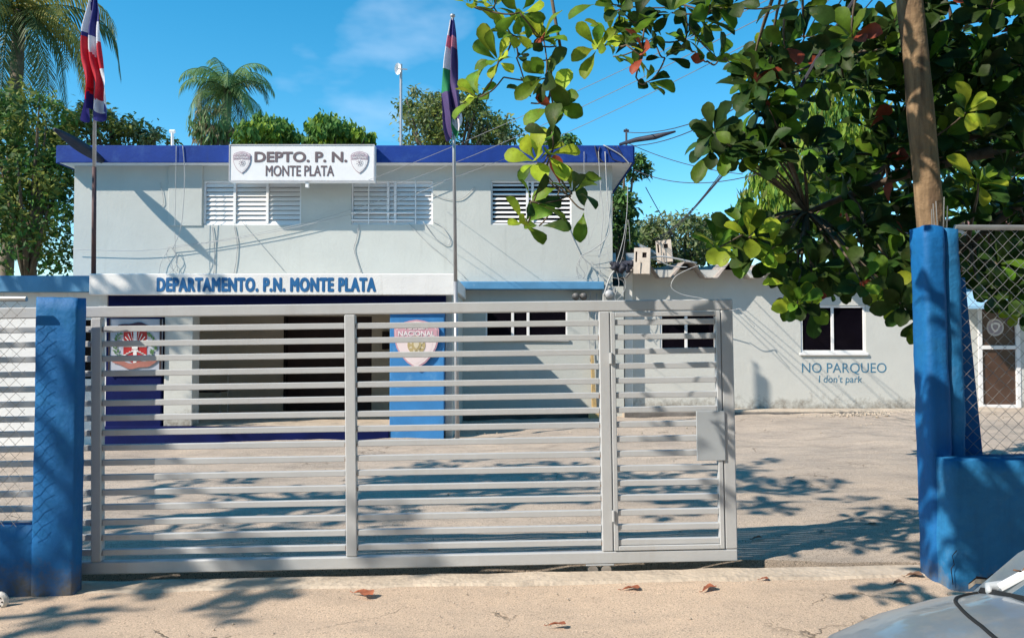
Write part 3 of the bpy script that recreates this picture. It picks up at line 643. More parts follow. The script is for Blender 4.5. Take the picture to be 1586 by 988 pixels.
# boxes on the roof
bxm = mat('stained_cream_metal', (.60, .52, .44), .7, .12, 6, .1, 30, stain=((.35, .18, .10), .6, .75, 7))
def mbox(px0, px1, py0, py1, D, rot, label):
    a, b = P(px0, py0, D), P(px1, py1, D); w_, h_ = b.x-a.x, a.z-b.z; c = Vector(((a.x+b.x)/2, D, b.z))
    t = thing('junction_box', label, 'box', 'cream boxes on the corrugated roof', loc=c); t.rotation_euler = (0, rot, R(-14))
    d = .22; m = MB(); fr = .035
    m.bbox((-w_/2, .02, 0), (w_/2, d, h_), bxm, .006); m.build('casing', t)
    m = MB(); hx0, hx1, hz0, hz1 = w_*.02, w_*.28, h_*.62, h_*.82
    wall(m, -w_/2, w_/2, 0, h_, -.02, .038, [(hx0, hx1, hz0, hz1), (-w_*.40, -w_*.30, h_*.45, h_*.85)], bxm); m.build('front_panel', t)
    m = MB(); m.box((-w_*.42, .012, h_*.3), (w_*.4, .019, h_*.95), dark); m.build('opening', t)
    m = MB(); m.tube([(-w_*.1, -.03, 0), (-w_*.08, -.04, h_*.45)], .012, bxm, 6); m.build('rod', t)
mbox(981, 1006, 384, 424, 16.25, R(2), 'cream box with a square opening at the left end of the corrugated roof')
mbox(1018, 1042, 372, 406, 17.2, R(-5), 'tilted cream box further back on the corrugated roof')
mb = MB(); c = P(966, 415, 16.4); 
for k in range(7): mb.tube([c+Vector((random.uniform(-.25, .2), random.uniform(-.1, .2), random.uniform(-.1, .12))) for _ in range(4)], random.uniform(.03, .07), dk, 6)
tag(mb.build('cloth_scrap', smooth=True), 'crumpled black plastic lying at the left edge of the corrugated roof', 'plastic sheet')
# meters and lamps on the wall
mt = thing('electric_meter', 'grey round electricity meter on the wall corner between the two buildings', 'meter')
c = P(942, 458, 16.6); mb = MB(); mb.bbox((c.x-.13, 16.5, c.z-.15), (c.x+.15, 16.69, c.z+.18), mat('meter_grey', (.42, .43, .42), .5), .02); mb.build('box', mt)
mb = MB(); mb.tube([(c.x, 16.52, c.z+.03), (c.x, 16.42, c.z+.03)], [.10, .085], mat('meter_dome', (.5, .5, .5), .2, .1, 4, 0), 14); mb.build('dome', mt, True)
for px in (893, 905):
    fl = MB(); c = P(px, 460, 16.5); fl.tube([(c.x, 16.69, c.z+.06), (c.x, 16.5, c.z+.04), (c.x-.03, 16.42, c.z)], [.03, .05, .085], mat('lamp_housing', (.12, .12, .12), .5), 10)
    tag(fl.build('wall_lamp', smooth=True), 'small dark spotlight %s the ground-floor window corner' % ('nearest' if px < 900 else 'further right of'), 'lamp', 'spotlights under the blue ledge')
# yellow plank / stake
yel = mat('yellowed_wood', (.50, .36, .17), .8, .2, 6, .2, 40)
pk_ = thing('wooden_post', 'narrow yellowish wooden post against the wall right of the shadow', 'post')
mb = MB(); a, b = P(917, 550, 16.6), P(921, 652, 16.6); mb.tube([a, b], [.04, .07], yel, 4); mb.build('post', pk_)
mb = MB(); c = P(920, 640, 16.55); mb.bbox((c.x-.12, 16.4, -.1), (c.x+.12, 16.64, c.z+.02), yel, .02); mb.bbox((c.x-.15, 16.42, c.z+.06), (c.x+.14, 16.62, c.z+.12), yel, .01); mb.build('base_block', pk_)

# ================================================================ GATE
A, B = P(130, 888, 5.64), P(1141, 867, 5.76)
ux = (B-A).normalized(); uy = Vector((0, 0, 1)).cross(ux).normalized(); uz = ux.cross(uy).normalized()
GM = Matrix((( ux.x, uy.x, uz.x, A.x), (ux.y, uy.y, uz.y, A.y), (ux.z, uy.z, uz.z, A.z), (0, 0, 0, 1)))
gate = thing('sliding_gate', 'long grey metal sliding gate of horizontal bars across the drive', 'gate'); gate.matrix_world = GM
GW = (B-A).length; SC = 1011/GW; HT = 1.925
def U(px): return (px-130)/SC
EXT = -2.3
def gbar(name, u0, u1, v0, v1, y0, y1, parent, m=galv, c=.005): return MB().bbox((u0, y0, v0), (u1, y1, v1), m, c).build(name, parent)
gbar('top_rail', EXT, U(1141), HT-.08, HT, -.03, .03, gate, c=.007); gbar('bottom_rail', EXT, U(1141), 0, .088, -.03, .03, gate, c=.007)
for px0, px1 in ((143, 159), (532, 549), (929, 946), (1122, 1141)): gbar('upright', U(px0), U(px1), .09, HT-.082, -.031, .031, gate, c=.007)
gbar('upright', EXT, EXT+.08, .09, HT-.082, -.031, .031, gate)
segs = [(EXT+.082, U(143)-.002), (U(159)+.002, U(532)-.002), (U(549)+.002, U(929)-.002)]
vb = [.152 + .1073*k for k in range(16)]
for a, b in segs:
    me = None
    for v in vb:
        if me is None: o = MB().bbox((a, -.019, -.0215), (b, .019, .0215), galv, .004).build('bar', gate); me = o.data
        else: o = bpy.data.objects.new('bar', me); COL.objects.link(o); o.parent = gate
        o.matrix_local = Matrix.Translation((0, random.uniform(-.002, .002), v)) @ Matrix.Rotation(random.uniform(-.0008, .0008), 4, 'Y')
rustm = mat('weld_rust', (.25, .15, .09), .85, .3, 30, .3, 60)
wl = MB(); random.seed(19)
for u_ in (U(143), U(159), U(532), U(549), U(929)):
    for v in vb:
        if random.random() < .55: q = Vector((u_+random.uniform(-.004, .004), -.021, v-.02)); wl.tube([q, q+Vector((0, 0, random.uniform(.01, .035)))], random.uniform(.002, .0045), rustm, 5)
wl.build('weld_beads', gate)['kind'] = 'stuff'
wk = MB(); a, b, c, d = U(946)+.006, U(1122)-.006, .094, HT-.088; t_ = .034
for q in ((a, a+t_, c, d), (b-t_, b, c, d), (a+t_, b-t_, c, c+t_), (a+t_, b-t_, d-t_, d)): wk.bbox((q[0], -.036, q[2]), (q[1], .02, q[3]), galv, .004)
wk = wk.build('wicket_door', gate)
me = None
for v in vb:
    if me is None: o = MB().bbox((a+t_+.001, -.022, -.0215), (b-t_-.001, .016, .0215), galv, .004).build('bar', wk); me = o.data
    else: o = bpy.data.objects.new('bar', me); COL.objects.link(o); o.parent = wk
    o.matrix_local = Matrix.Translation((0, 0, v))
vv = lambda py: (868.5-py)/SC
MB().bbox((U(1079), -.046, vv(711)), (U(1124), -.0365, vv(634)), mat('lock_plate', (.42, .46, .49), .5, .05, 3, 0, metal=.2), .003).build('lock_plate', wk)
for v in (.35, 1.5): MB().tube([(U(946)+.003, -.045, v-.04), (U(946)+.003, -.045, v+.04)], .012, galv, 8).build('hinge', wk)
wb = MB(); wb.bbox((U(903), -.028, -.014), (U(947), .028, -.002), galv, .003)
wb.build('roller_bracket', gate)
for px in (914, 935):
    o = MB(); u = U(px); o.tube([(u, -.026, -.045), (u, -.012, -.045), (u, -.004, -.045), (u, .004, -.045), (u, .012, -.045), (u, .026, -.045)], [.036, .036, .03, .03, .036, .036], mat('roller_steel', (.45, .40, .35), .5, .2, 8, 0, metal=.3), 16).build('roller', gate)
tr = MB(); a, b = Vector((-5, A.y-.02, gz(-5)-.10)), Vector((3.0, B.y+.02, gz(3)-.10))
tr.tube([a, b], .02, mat('rusty_track', (.13, .09, .07), .8, .3, 8, .2), 4); tag(tr.build('gate_track'), 'rusty rail in the slot under the sliding gate', 'rail')

# ================================================================ BLUE WALLS, POSTS, FENCES
def wobble(mb, amp=.006, s=3):
    mb.v = [tuple(Vector(p)+Vector((noise.noise(Vector(p)*s), noise.noise(Vector(p)*s+Vector((7, 0, 0))), noise.noise(Vector(p)*s+Vector((0, 9, 0)))))*amp) for p in mb.v]; return mb
def rough_box(x0, x1, y0, y1, z0, z1, m, name, nx=6, nz=24, amp=.006, r=.02, lean=0, topn=.012, parent=None):
    # rounded vertical box as stacked rings
    ring = []; ny = 3
    def edge(a, b, n): return [a+(b-a)*i/n for i in range(n)]
    pl = [(x, y0) for x in edge(x0+r, x1-r, nx)] + [(x1-r, y0), (x1-r*.3, y0+r*.3), (x1, y0+r)] + [(x1, y) for y in edge(y0+r, y1-r, ny)][1:] + [(x1, y1-r), (x1-r*.3, y1-r*.3)] \
        + [(x, y1) for x in edge(x1-r, x0+r, nx)] + [(x0+r, y1), (x0+r*.3, y1-r*.3)] + [(x0, y) for y in edge(y1-r, y0+r, ny)] + [(x0, y0+r), (x0+r*.3, y0+r*.3)]
    n = len(pl); mb = MB(); vs = []
    for k in range(nz+1):
        z = z0+(z1-z0)*k/nz
        for (x, y) in pl:
            q = Vector((x, y, z)); nn = noise.noise(q*3.1)*amp + noise.noise(q*11)*amp*.6
            cx_, cy_ = (x0+x1)/2, (y0+y1)/2; d = Vector((x-cx_, (y-cy_), 0)).normalized()*nn
            zz = z + (topn*noise.noise(Vector((x*14, y*9, 2))) if k == nz else 0)
            vs.append((x+d.x+lean*(z-z0), y+d.y, zz))
    # top inset
    for s_ in (.6, .0):
        for (x, y) in pl:
            cx_, cy_ = (x0+x1)/2, (y0+y1)/2; vs.append((cx_+(x-cx_)*s_+lean*(z1-z0), cy_+(y-cy_)*s_, z1+.008+topn*.5*noise.noise(Vector((x*14, y*9, 5)))))
    fs = []
    for k in range(nz+2):
        for i in range(n): fs.append((k*n+i, k*n+(i+1) % n, (k+1)*n+(i+1) % n, (k+1)*n+i))
    mb.mesh(vs, fs, m); return mb.build(name, parent, True)
# left
YL0, YL1 = 5.37, 5.47
xl0, xl1 = P(50, 700, YL0).x, P(117, 700, YL0).x
lf = thing('left_gatepost_wall', 'blue gatepost with low blue wall at the left edge', 'wall')
rough_box(xl0, xl1, YL0, YL1+.02, -.3, P(90, 462, YL0).z, pblue, 'gatepost', parent=lf)
rough_box(-9, xl0+.03, YL0+.012, YL1+.03, -.4, P(20, 815, YL0).z, pblue, 'low_wall', 30, 8, parent=lf)
fn = thing('chain_link_fence', 'wire mesh fence above the low blue wall left of the gatepost', 'fence', 'chain link fences on the blue walls')
def chain(x0, x1, z0, z1, y, parent, sp_, m, r=.0016):
    mb = MB(); hw = (z1-z0); n = int((x1-x0+hw)/sp_)+2
    for s_ in (1, -1):
        for k in range(n):
            xa = x0-hw+k*sp_ if s_ > 0 else x0+k*sp_
            a = [xa, z0]; b = [xa+s_*hw, z1]
            # clip to x0..x1
            def cl(p, q):
                if p[0] < x0: t_ = (x0-p[0])/(q[0]-p[0]); return [x0, p[1]+(q[1]-p[1])*t_]
                if p[0] > x1: t_ = (x1-p[0])/(q[0]-p[0]); return [x1, p[1]+(q[1]-p[1])*t_]
                return p
            if (a[0] <= x0 and b[0] <= x0) or (a[0] >= x1 and b[0] >= x1): continue
            a2 = cl(a, b); b2 = cl(b, a); L_ = abs(b2[0]-a2[0]); ns = max(2, int(L_/(sp_/2)))
            pts = []
            for i in range(ns+1):
                t_ = i/ns; x_ = a2[0]+(b2[0]-a2[0])*t_; z_ = a2[1]+(b2[1]-a2[1])*t_
                sag = .012*noise.noise(Vector((x_*3, z_*3, 1)))
                pts.append((x_+sag, y+s_*.003*(-1)**i + .02*noise.noise(Vector((x_*1.5, z_*1.5, 4))), z_+sag))
            mb.tube(pts, r, m, 3, False)
    o = mb.build('wire_mesh', parent); o['kind'] = 'stuff'; return o
wdk = mat('weathered_wire', (.30, .30, .29), .5, .2, 20, 0, metal=.4)
wz0, wz1 = P(20, 815, 5.28).z, P(20, 463, 5.28).z
chain(-5.2, xl0, wz0, wz1, 5.28, fn, .088, wdk)
mb = MB(); mb.tube([(-9, 5.28, wz1), (xl0, 5.28, wz1)], .018, steel, 8); mb.build('top_pipe', fn)
# disc
dsc = MB(); c = P(-3, 931, 5.16); dsc.tube([(c.x, 5.15, c.z), (c.x, 5.165, c.z), (c.x, 5.18, c.z)], [.045, .062, .06], mat('disc_white', (.62, .6, .56), .6, .12, 14), 24); dsc.tube([(c.x, 5.146, c.z), (c.x, 5.15, c.z)], [.014, .014], dark, 10)
for k in range(7): an_ = k*.9; dsc.tube([(c.x+.033*math.cos(an_), 5.146, c.z+.033*math.sin(an_)), (c.x+.033*math.cos(an_), 5.153, c.z+.033*math.sin(an_))], .005, dark, 6)
tag(dsc.build('round_cap'), 'small round whitish cap leaning at the foot of the left blue wall', 'cap')
# right
rw = thing('right_gatepost_wall', 'tall leaning blue gatepost with chipped low blue wall, right side', 'wall')
yw0 = 5.12; xw = P(1475, 800, yw0).x
zw = P(1500, 714, yw0).z
rough_box(xw, 9, yw0, 5.42, -.2, zw, pblue2, 'low_wall', 60, 14, .012, .05, parent=rw)
pz = P(1460, 350, 5.3).z; bx0 = P(1449, 860, 5.3).x
rough_box(bx0, bx0+.155, 5.30, 5.52, -.2, pz, pblue, 'gatepost', 4, 30, .010, .035, lean=-.018, topn=.02, parent=rw)
rough_box(bx0+.150, bx0+.27, 5.335, 5.50, -.2, pz-.012, pblue2, 'gatepost_rib', 3, 30, .012, .03, lean=-.018, topn=.02, parent=rw)
br = MB(); a, b = P(1488, 430, 5.48), P(1508, 716, 5.48)
br.mesh([a+Vector((-.03,0,0)), a+Vector((.03,0,0)), b+Vector((.07,0,0)), b+Vector((-.12,0,0)), a+Vector((-.03,.1,0)), a+Vector((.03,.1,0)), b+Vector((.07,.1,0)), b+Vector((-.12,.1,0))], [(0,3,2,1),(4,5,6,7),(0,1,5,4),(1,2,6,5),(2,3,7,6),(3,0,4,7)], pblue)
br.build('buttress', rw)
# crack and bare plaster chips at the corner of the low wall
cr = MB(); pts = [P(px, py, yw0-.001) for px, py in ((1500, 905), (1512, 896), (1528, 897), (1536, 892), (1550, 893))]
for i in range(4):
    a, b = pts[i], pts[i+1]; cr.face([a, b, b+Vector((0, 0, .012)), a+Vector((0, 0, .008+.01*(i % 2)))], dark)
    cr.face([a+Vector((0, 0, -.03)), b+Vector((0, 0, -.03)), b, a], conc)
cr.tube([P(px, py, yw0-.004) for px, py in ((1476, 905), (1473, 880), (1478, 874), (1475, 860), (1482, 852))], .003, dark, 4)
cr.build('plaster_crack', rw)
fr = thing('chain_link_fence', 'wire mesh fence above the chipped low blue wall on the right', 'fence', 'chain link fences on the blue walls')
fz0, fz1 = zw, P(1540, 352, 5.35).z
chain(bx0+.22, 6.2, fz0, fz1, 5.36, fr, .088, wdk, .0018)
mb = MB(); mb.tube([(bx0+.2, 5.36, fz1), (9, 5.36, fz1-.02)], .02, steel, 8); mb.build('top_pipe', fr)
# utility pole (timber, leaning)
ut = thing('utility_pole', 'leaning weathered timber pole behind the right blue gatepost', 'pole')
um = mat('pole_timber', (.25, .17, .095), .95, .4, 14, 1.0, 14, streak=True, dark=(.07, .045, .03), stain=((.32, .25, .15), .5, .7, 5))
q0, q1 = P(1442, 350, 5.95), P(1409, 0, 5.95); d = (q1-q0)/(q1.z-q0.z)
base = q0 - d*(q0.z+.1); top = q0 + d*5.5
mb = MB(); pts = []; rr = []
for k in range(41):
    t_ = k/40; p = base.lerp(top, t_); p += Vector((noise.noise(Vector((0, 0, p.z*1.2)))*.02, 0, 0)); pts.append(p); rr.append(.108-.03*t_+.006*noise.noise(Vector((5, 0, p.z*6))))
mb.tube(pts, rr, um, 20); mb.build('shaft', ut, True)
mb = MB()
for k in range(5):
    xo = .02+.022*k; a = P(1444+5*k, 345, 5.80); mb.tube([a+Vector((0, 0, -.3)), a+Vector((random.uniform(-.02, .02), 0, .1+.1*random.random()))], .004, steel, 5)
mb.build('rebar', ut)

# ================================================================ WIRES
wires = thing  # noqa
def sagpts(a, b, sag, n=14): return [a.lerp(b, i/n) - Vector((0, 0, sag*4*(i/n)*(1-i/n))) for i in range(n+1)]
def wire(p0, p1, sag, r, m, label, group=None, name='overhead_wire'):
    mb = MB(); mb.tube(sagpts(P(*p0), P(*p1), sag), r, m, 5); return tag(mb.build(name), label, 'wire', group)
g1 = 'overhead wires running to the roof corner'
wire((970, 205, 17), (1300, 60, 9), .35, .009, wired, 'thin wire sagging from the mast at the right roof corner up into the leaves', g1)
wire((983, 226, 16.2), (1210, 120, 10), .2, .009, wired, 'wire rising from the end of the blue roof edge toward the almond tree', g1)
wire((975, 223, 16.2), (1150, 270, 14), .1, .008, wired, 'low thin wire leaving the roof corner and crossing the blue sky rightwards', g1)
wire((600, 290, 16.4), (1290, -30, 7), .15, .0045, wireg, 'pale wire crossing the blue roof edge and rising to the top of the view', g1)
wire((655, 290, 16.4), (1340, -30, 7.5), .2, .0045, wireg, 'second pale wire crossing the blue roof edge just right of its neighbour', g1)
wire((560, 283, 16.4), (1230, -20, 8), .1, .0045, wireg, 'highest pale wire crossing the blue roof edge', g1)
for k, lab in enumerate(('upper strand', 'second strand', 'third strand', 'lowest strand')):
    wire((1010+4*k, 372+4*k, 17.5), (1290+26*k, -20, 7.2+.2*k), .45-.14*k, .007, wired, 'dark service wire from the low roof to the timber pole, %s' % lab, 'dark wires fanning up from the low roof')
wire((980, 262, 16.5), (1200, 262, 11), .25, .008, wired, 'slack wire hanging from under the roof corner toward the leaves', g1)
wire((1240, 135, 6.5), (1330, -10, 6.3), -.02, .016, wired, 'thick dark cable slanting up through the almond leaves', g1)
wire((1000, 290, 16.8), (1060, 390, 17.5), .05, .010, wired, 'dark wire dropping to the bush behind the low roof', g1)
# facade cables
def cable(pts, D, r, m, label, name='wall_cable', group=None):
    out_ = []
    q = [P(px, py, D) for px, py in pts]
    for i in range(len(q)-1):              # catmull-rom
        p0, p1, p2, p3 = q[max(i-1, 0)], q[i], q[i+1], q[min(i+2, len(q)-1)]
        for k in range(5):
            t_ = k/5; out_.append(.5*((2*p1)+(p2-p0)*t_+(2*p0-5*p1+4*p2-p3)*t_*t_+(3*p1-p0-3*p2+p3)*t_**3))
    out_.append(q[-1]); mb = MB(); mb.tube(out_, r, m, 5); return tag(mb.build(name, smooth=True), label, 'cable', group)
yq = YW-.025; g2 = 'loose cables on the upper front wall'
cable([(328, 350), (332, 380), (331, 424)], yq, .009, wirel, 'cable hanging down from the left corner of the closed louvre window', group=g2)
cable([(362, 349), (367, 375), (366, 400), (362, 424)], yq, .009, wirel, 'cable hanging down below the first post of the closed louvre window', group=g2)
cable([(556, 347), (552, 370), (548, 385), (553, 405), (559, 422)], yq, .009, wirel, 'kinked cable hanging below the middle louvre window', group=g2)
cable([(366, 330), (380, 350), (410, 385), (440, 420)], yq, .005, wirel, 'thin cable running diagonally down from the closed louvre window', group=g2)
cable([(634, 347), (660, 375), (690, 400), (722, 432)], yq, .007, wirel, 'cable running diagonally down to the right flagpole', group=g2)
cable([(655, 343), (675, 370), (693, 380), (697, 370), (685, 352), (670, 343)], yq, .008, wirel, 'loop of cable at the right corner of the middle window', group=g2)
cable([(668, 300), (690, 308), (715, 308), (735, 290)], yq, .007, wirel, 'short slack cable crossing behind the right flagpole', group=g2)
cable([(112, 386), (220, 388), (310, 378), (420, 360), (520, 338), (600, 318), (740, 260), (800, 235)], 16.6, .007, wirel, 'long sagging cable across the whole upper front wall', group=g2)
cable([(260, 382), (330, 374), (440, 353), (520, 333), (620, 300)], 16.62, .007, wirel, 'second sagging cable just above the long one', group=g2)
cable([(283, 226), (286, 270), (283, 330), (278, 360), (268, 384)], 16.34, .008, wirel, 'cable dropping from the left roof edge to the cable knot', group=g2)
cable([(273, 226), (272, 300), (271, 370), (275, 420)], 16.34, .006, wirel, 'thin cable dropping straight down left of the closed louvre window', group=g2)
cable([(248, 282), (253, 310), (252, 317), (249, 320)], yq, .006, wirel, 'short stub of cable on the wall left of the closed window', group=g2)
cable([(880, 350), (888, 370), (900, 395)], yq, .008, wirel, 'cable hanging from the right end of the open louvre window', group=g2)
for i, pts in enumerate(([(262, 382), (258, 395), (266, 410), (268, 424)], [(268, 382), (272, 398), (264, 412), (274, 424)], [(266, 384), (275, 400), (271, 415), (262, 424)], [(263, 384), (250, 405), (246, 424)])):
    cable(pts, 16.6+.01*i, .006, wirel, ('frayed grey wire end hanging above the porch lettering, leaning left', 'frayed grey wire end hanging straight above the porch lettering', 'frayed wire end crossing its neighbours above the porch lettering', 'outermost splayed wire end above the left of the porch lettering')[i], group='frayed wire ends above the porch lettering')
# tangle at right corner
tg = thing('cable_tangle', 'tangle of grey cables hanging down the right corner of the upper floor', 'cables')
random.seed(11)
def strand(pts, D, r, m):
    q = [P(px+random.uniform(-1, 1), py, D) for px, py in pts]; o2 = []
    for i in range(len(q)-1):
        p0, p1, p2, p3 = q[max(i-1, 0)], q[i], q[i+1], q[min(i+2, len(q)-1)]
        for k in range(5):
            t_ = k/5; o2.append(.5*((2*p1)+(p2-p0)*t_+(2*p0-5*p1+4*p2-p3)*t_*t_+(3*p1-p0-3*p2+p3)*t_**3))
    o2.append(q[-1]); MB().tube(o2, r, m, 5).build('strand', tg, True)
S_ = [([(927, 235), (930, 290), (933, 330), (931, 370), (928, 412)], .010), ([(937, 235), (941, 300), (944, 350), (936, 372), (915, 388), (900, 396)], .013),
      ([(905, 235), (906, 290), (910, 350), (912, 378)], .006), ([(932, 280), (925, 330), (915, 365), (910, 380)], .006), ([(942, 290), (938, 340), (940, 380), (946, 410)], .006),
      ([(900, 396), (915, 410), (930, 425), (938, 436)], .015), ([(900, 396), (897, 410), (905, 425), (899, 434)], .01), ([(902, 396), (910, 415), (903, 432)], .008), ([(900, 396), (893, 415), (896, 432)], .009),
      ([(905, 405), (925, 412), (943, 420)], .006), ([(945, 380), (925, 388), (902, 392)], .005), ([(946, 390), (930, 396), (905, 396)], .005), ([(900, 430), (860, 436), (740, 440), (711, 430)], .006),
      ([(870, 428), (890, 430), (900, 426), (880, 432), (840, 434)], .005), ([(901, 400), (895, 420), (910, 434), (925, 430), (930, 418), (915, 404)], .008), ([(935, 225), (960, 240), (975, 255)], .016)]
for pts, r in S_: strand(pts, 16.33 if pts[0][1] < 260 else 16.55, r*.8, wirel)
for pts, r in (([(922, 226), (925, 240), (928, 250)], .02), ([(930, 228), (926, 242), (935, 252)], .02), ([(950, 226), (962, 240), (972, 252)], .012), ([(955, 226), (970, 250)], .01), ([(940, 226), (948, 245), (966, 253)], .012)): strand(pts, YF-.06, r*.7, wired)
tg2 = tg; tg = thing('cable_tangle', 'knot of pale cables and conduit at the left corner of the corrugated roof', 'cables')
for pts, r in (([(936, 458), (943, 435), (952, 418), (975, 405), (1005, 400), (1030, 398), (1080, 408)], .035), ([(955, 420), (958, 440), (952, 460), (958, 470)], .012), ([(962, 422), (970, 440), (965, 455), (955, 465)], .01),
               ([(950, 430), (965, 435), (968, 450), (956, 455), (948, 445)], .008), ([(1085, 410), (1060, 420), (1045, 430), (1040, 445), (1055, 456), (1085, 462), (1105, 468)], .016), ([(1010, 400), (1040, 412), (1065, 414)], .02),
               ([(975, 380), (972, 340), (965, 395), (955, 418)], .008), ([(972, 285), (970, 330), (966, 370), (953, 410)], .012), ([(1105, 466), (1128, 480), (1146, 478), (1150, 482)], .014), ([(1146, 478), (1158, 495), (1170, 506)], .010)): strand(pts, 16.45, r*.6, wirel)
for pts in ([(915, 450), (912, 500), (914, 560)], [(924, 455), (922, 520), (921, 550)]): strand(pts, 16.62, .012, wirel)

# ================================================================ VEGETATION
random.seed(21)
def leaf_geo(L_=.23, W_=.12, droop=.03, fold=.018):
    sts = [(0, .03), (.2, .24), (.42, .62), (.62, .92), (.8, 1.0), (.93, .72), (1.0, .16)]
    vs = []; fs = []
    for u, w_ in sts:
        x = u*L_; z = -droop*u*u*1.4 + .012*math.sin(u*3)
        for s_ in (-1, 0, 1): vs.append(Vector((x, s_*w_*W_/2, z + abs(s_)*fold*w_ + .004*s_*math.sin(u*9))))
    for i in range(len(sts)-1):
        for k in (0, 1): q = i*3+k; fs.append((q, q+1, q+4, q+3))
    return vs, fs
LG = [leaf_geo(), leaf_geo(.20, .125, .05, .025), leaf_geo(.25, .115, .01, .03)]
def leaf_matrix(p, d, up, s):
    d = d.normalized(); y = up.cross(d)
    if y.length < .05: y = Vector((0, 1, 0)).cross(d)
    y.normalize(); z = d.cross(y)
    return Matrix(((d.x*s, y.x*s, z.x*s, p.x), (d.y*s, y.y*s, z.y*s, p.y), (d.z*s, y.z*s, z.z*s, p.z), (0, 0, 0, 1)))
def rosette(p, axis, n, size, kind, out_, spread=1.0):
    axis = axis.normalized(); u = axis.orthogonal().normalized(); v = axis.cross(u); ph = random.uniform(0, 6.28)
    for k in range(n):
        a = ph + k*2.399; el = random.uniform(.05, .75)*spread if k > n*.35 else random.uniform(.6, 1.2)
        d = (u*math.cos(a)+v*math.sin(a))*math.cos(el) + axis*math.sin(el)
        d = (d + Vector((0, 0, -.12))).normalized()
        up = (axis*1.0 + Vector((random.uniform(-.35, .35), random.uniform(-.35, .35), random.uniform(-.2, .4)))).normalized()
        m = kind
        rr = random.random()
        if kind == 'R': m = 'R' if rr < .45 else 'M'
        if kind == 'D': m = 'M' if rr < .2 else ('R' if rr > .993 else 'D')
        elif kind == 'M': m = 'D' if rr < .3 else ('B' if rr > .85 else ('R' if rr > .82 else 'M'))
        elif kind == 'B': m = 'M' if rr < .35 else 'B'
        out_.append((leaf_matrix(p + d*.025, d, up, size*random.uniform(.62, 1.15)), random.randrange(3), m))
LM = {'D': leafD, 'M': leafM, 'B': leafB, 'R': leafR}  # young and old tones; the choice also paints sunlit tips and shaded depths
LME = {}
def leaf_mesh(g, m):
    if (g, m) not in LME:
        me = bpy.data.meshes.new('leaf'); vs, fs = LG[g]; me.from_pydata(vs, [], fs); me.materials.append(LM[m]); me.polygons.foreach_set('use_smooth', [True]*len(fs)); me.update(); LME[(g, m)] = me
    return LME[(g, m)]
CIM = camo.matrix_world
def in_view(p, mrg=0):
    v = Vector(p)-Vector((0, 0, CAMZ)); c, s = math.cos(PITCH), math.sin(PITCH)
    fy = v.y*c + v.z*s; fz = -v.y*s + v.z*c
    if fy < .2: return None
    X_, Y_ = CX+F*v.x/fy, CY-F*fz/fy
    return (X_, Y_, fy) if -mrg < X_ < 1586+mrg and -mrg < Y_ < 988+mrg else None
def emit_leaves(leaves, parent, nsingle=290):
    scored = []
    for L_ in leaves:
        v = in_view(L_[0].translation, 0); scored.append((v[2] if v else 1e9))
    order = sorted(range(len(leaves)), key=lambda i: scored[i]); singles = set(i for i in order[:nsingle] if scored[i] < 1e8)
    rest = MB()
    for i, (M, g, m) in enumerate(leaves):
        if i in singles:
            o = bpy.data.objects.new('leaf', leaf_mesh(g, m)); COL.objects.link(o); o.parent = parent; o.matrix_local = M
        else:
            vs, fs = LG[g]; rest.mesh([M @ v for v in vs], fs, LM[m])
    if rest.v: rest.build('foliage', parent, True, 'stuff')
def inside(x, y, poly):
    c = False; j = len(poly)-1
    for i in range(len(poly)):
        if (poly[i][1] > y) != (poly[j][1] > y) and x < (poly[j][0]-poly[i][0])*(y-poly[i][1])/(poly[j][1]-poly[i][1])+poly[i][0]: c = not c
        j = i
    return c
al = thing('almond_tree', 'big-leaved tree with glossy rosettes overhanging from the upper right', 'tree')
leaves = []; tips = []
# hanging foreground sprays
fg = [(728,8,'B',9),(765,12,'B',9),(805,20,'M',8),(795,55,'B',8),(836,62,'M',7),(772,96,'B',10),(742,152,'B',9),(800,90,'M',5),(845,118,'M',8),(862,72,'R',3),(842,62,'R',2),(858,165,'M',6),
      (822,150,'M',5),(856,212,'M',3),(832,252,'B',8),(848,240,'M',5),(868,290,'R',2),(886,300,'M',7),(822,312,'M',5),(812,348,'B',6),(835,350,'M',2),(905,325,'M',2),
      (930,5,'D',6),(945,58,'B',8),(925,75,'B',6),(950,88,'M',7),(985,35,'D',9),(970,70,'M',8),(1000,128,'M',8),(1010,60,'D',9),(1040,20,'D',9),(1062,60,'D',9),(1030,90,'D',6),(1085,30,'D',8),(1112,95,'M',7),(1095,95,'R',2),(1132,8,'D',7),
      (960,15,'D',8),(1060,8,'D',8),(1100,8,'M',8),(1075,80,'M',6),(1000,85,'R',3),(1215,8,'D',6),(1240,14,'D',5)]
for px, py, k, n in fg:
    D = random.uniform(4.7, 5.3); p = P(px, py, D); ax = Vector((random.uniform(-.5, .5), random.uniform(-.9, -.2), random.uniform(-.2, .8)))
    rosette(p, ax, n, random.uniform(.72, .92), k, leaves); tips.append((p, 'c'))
poly = [(1085,200),(1150,195),(1148,120),(1190,65),(1225,40),(1250,50),(1290,65),(1330,45),(1375,60),(1395,10),(1400,-20),(1600,-20),(1600,470),(1560,445),(1500,440),(1440,500),(1400,505),(1385,460),(1345,470),(1330,430),(1285,445),(1260,490),(1215,470),(1205,420),(1150,405),(1100,395),(1105,370),(1150,345),(1210,335),(1225,290),(1200,255),(1150,262),(1100,235)]
holes = [(1295,185,50,60),(1180,300,58,48),(1215,215,14,10),(1475,155,30,22),(1235,100,8,6),(1262,255,14,12)]
def free(px, py): return inside(px, py, poly) and not any(((px-a)/c_)**2+((py-b)/d_)**2 < 1 for a, b, c_, d_ in holes)
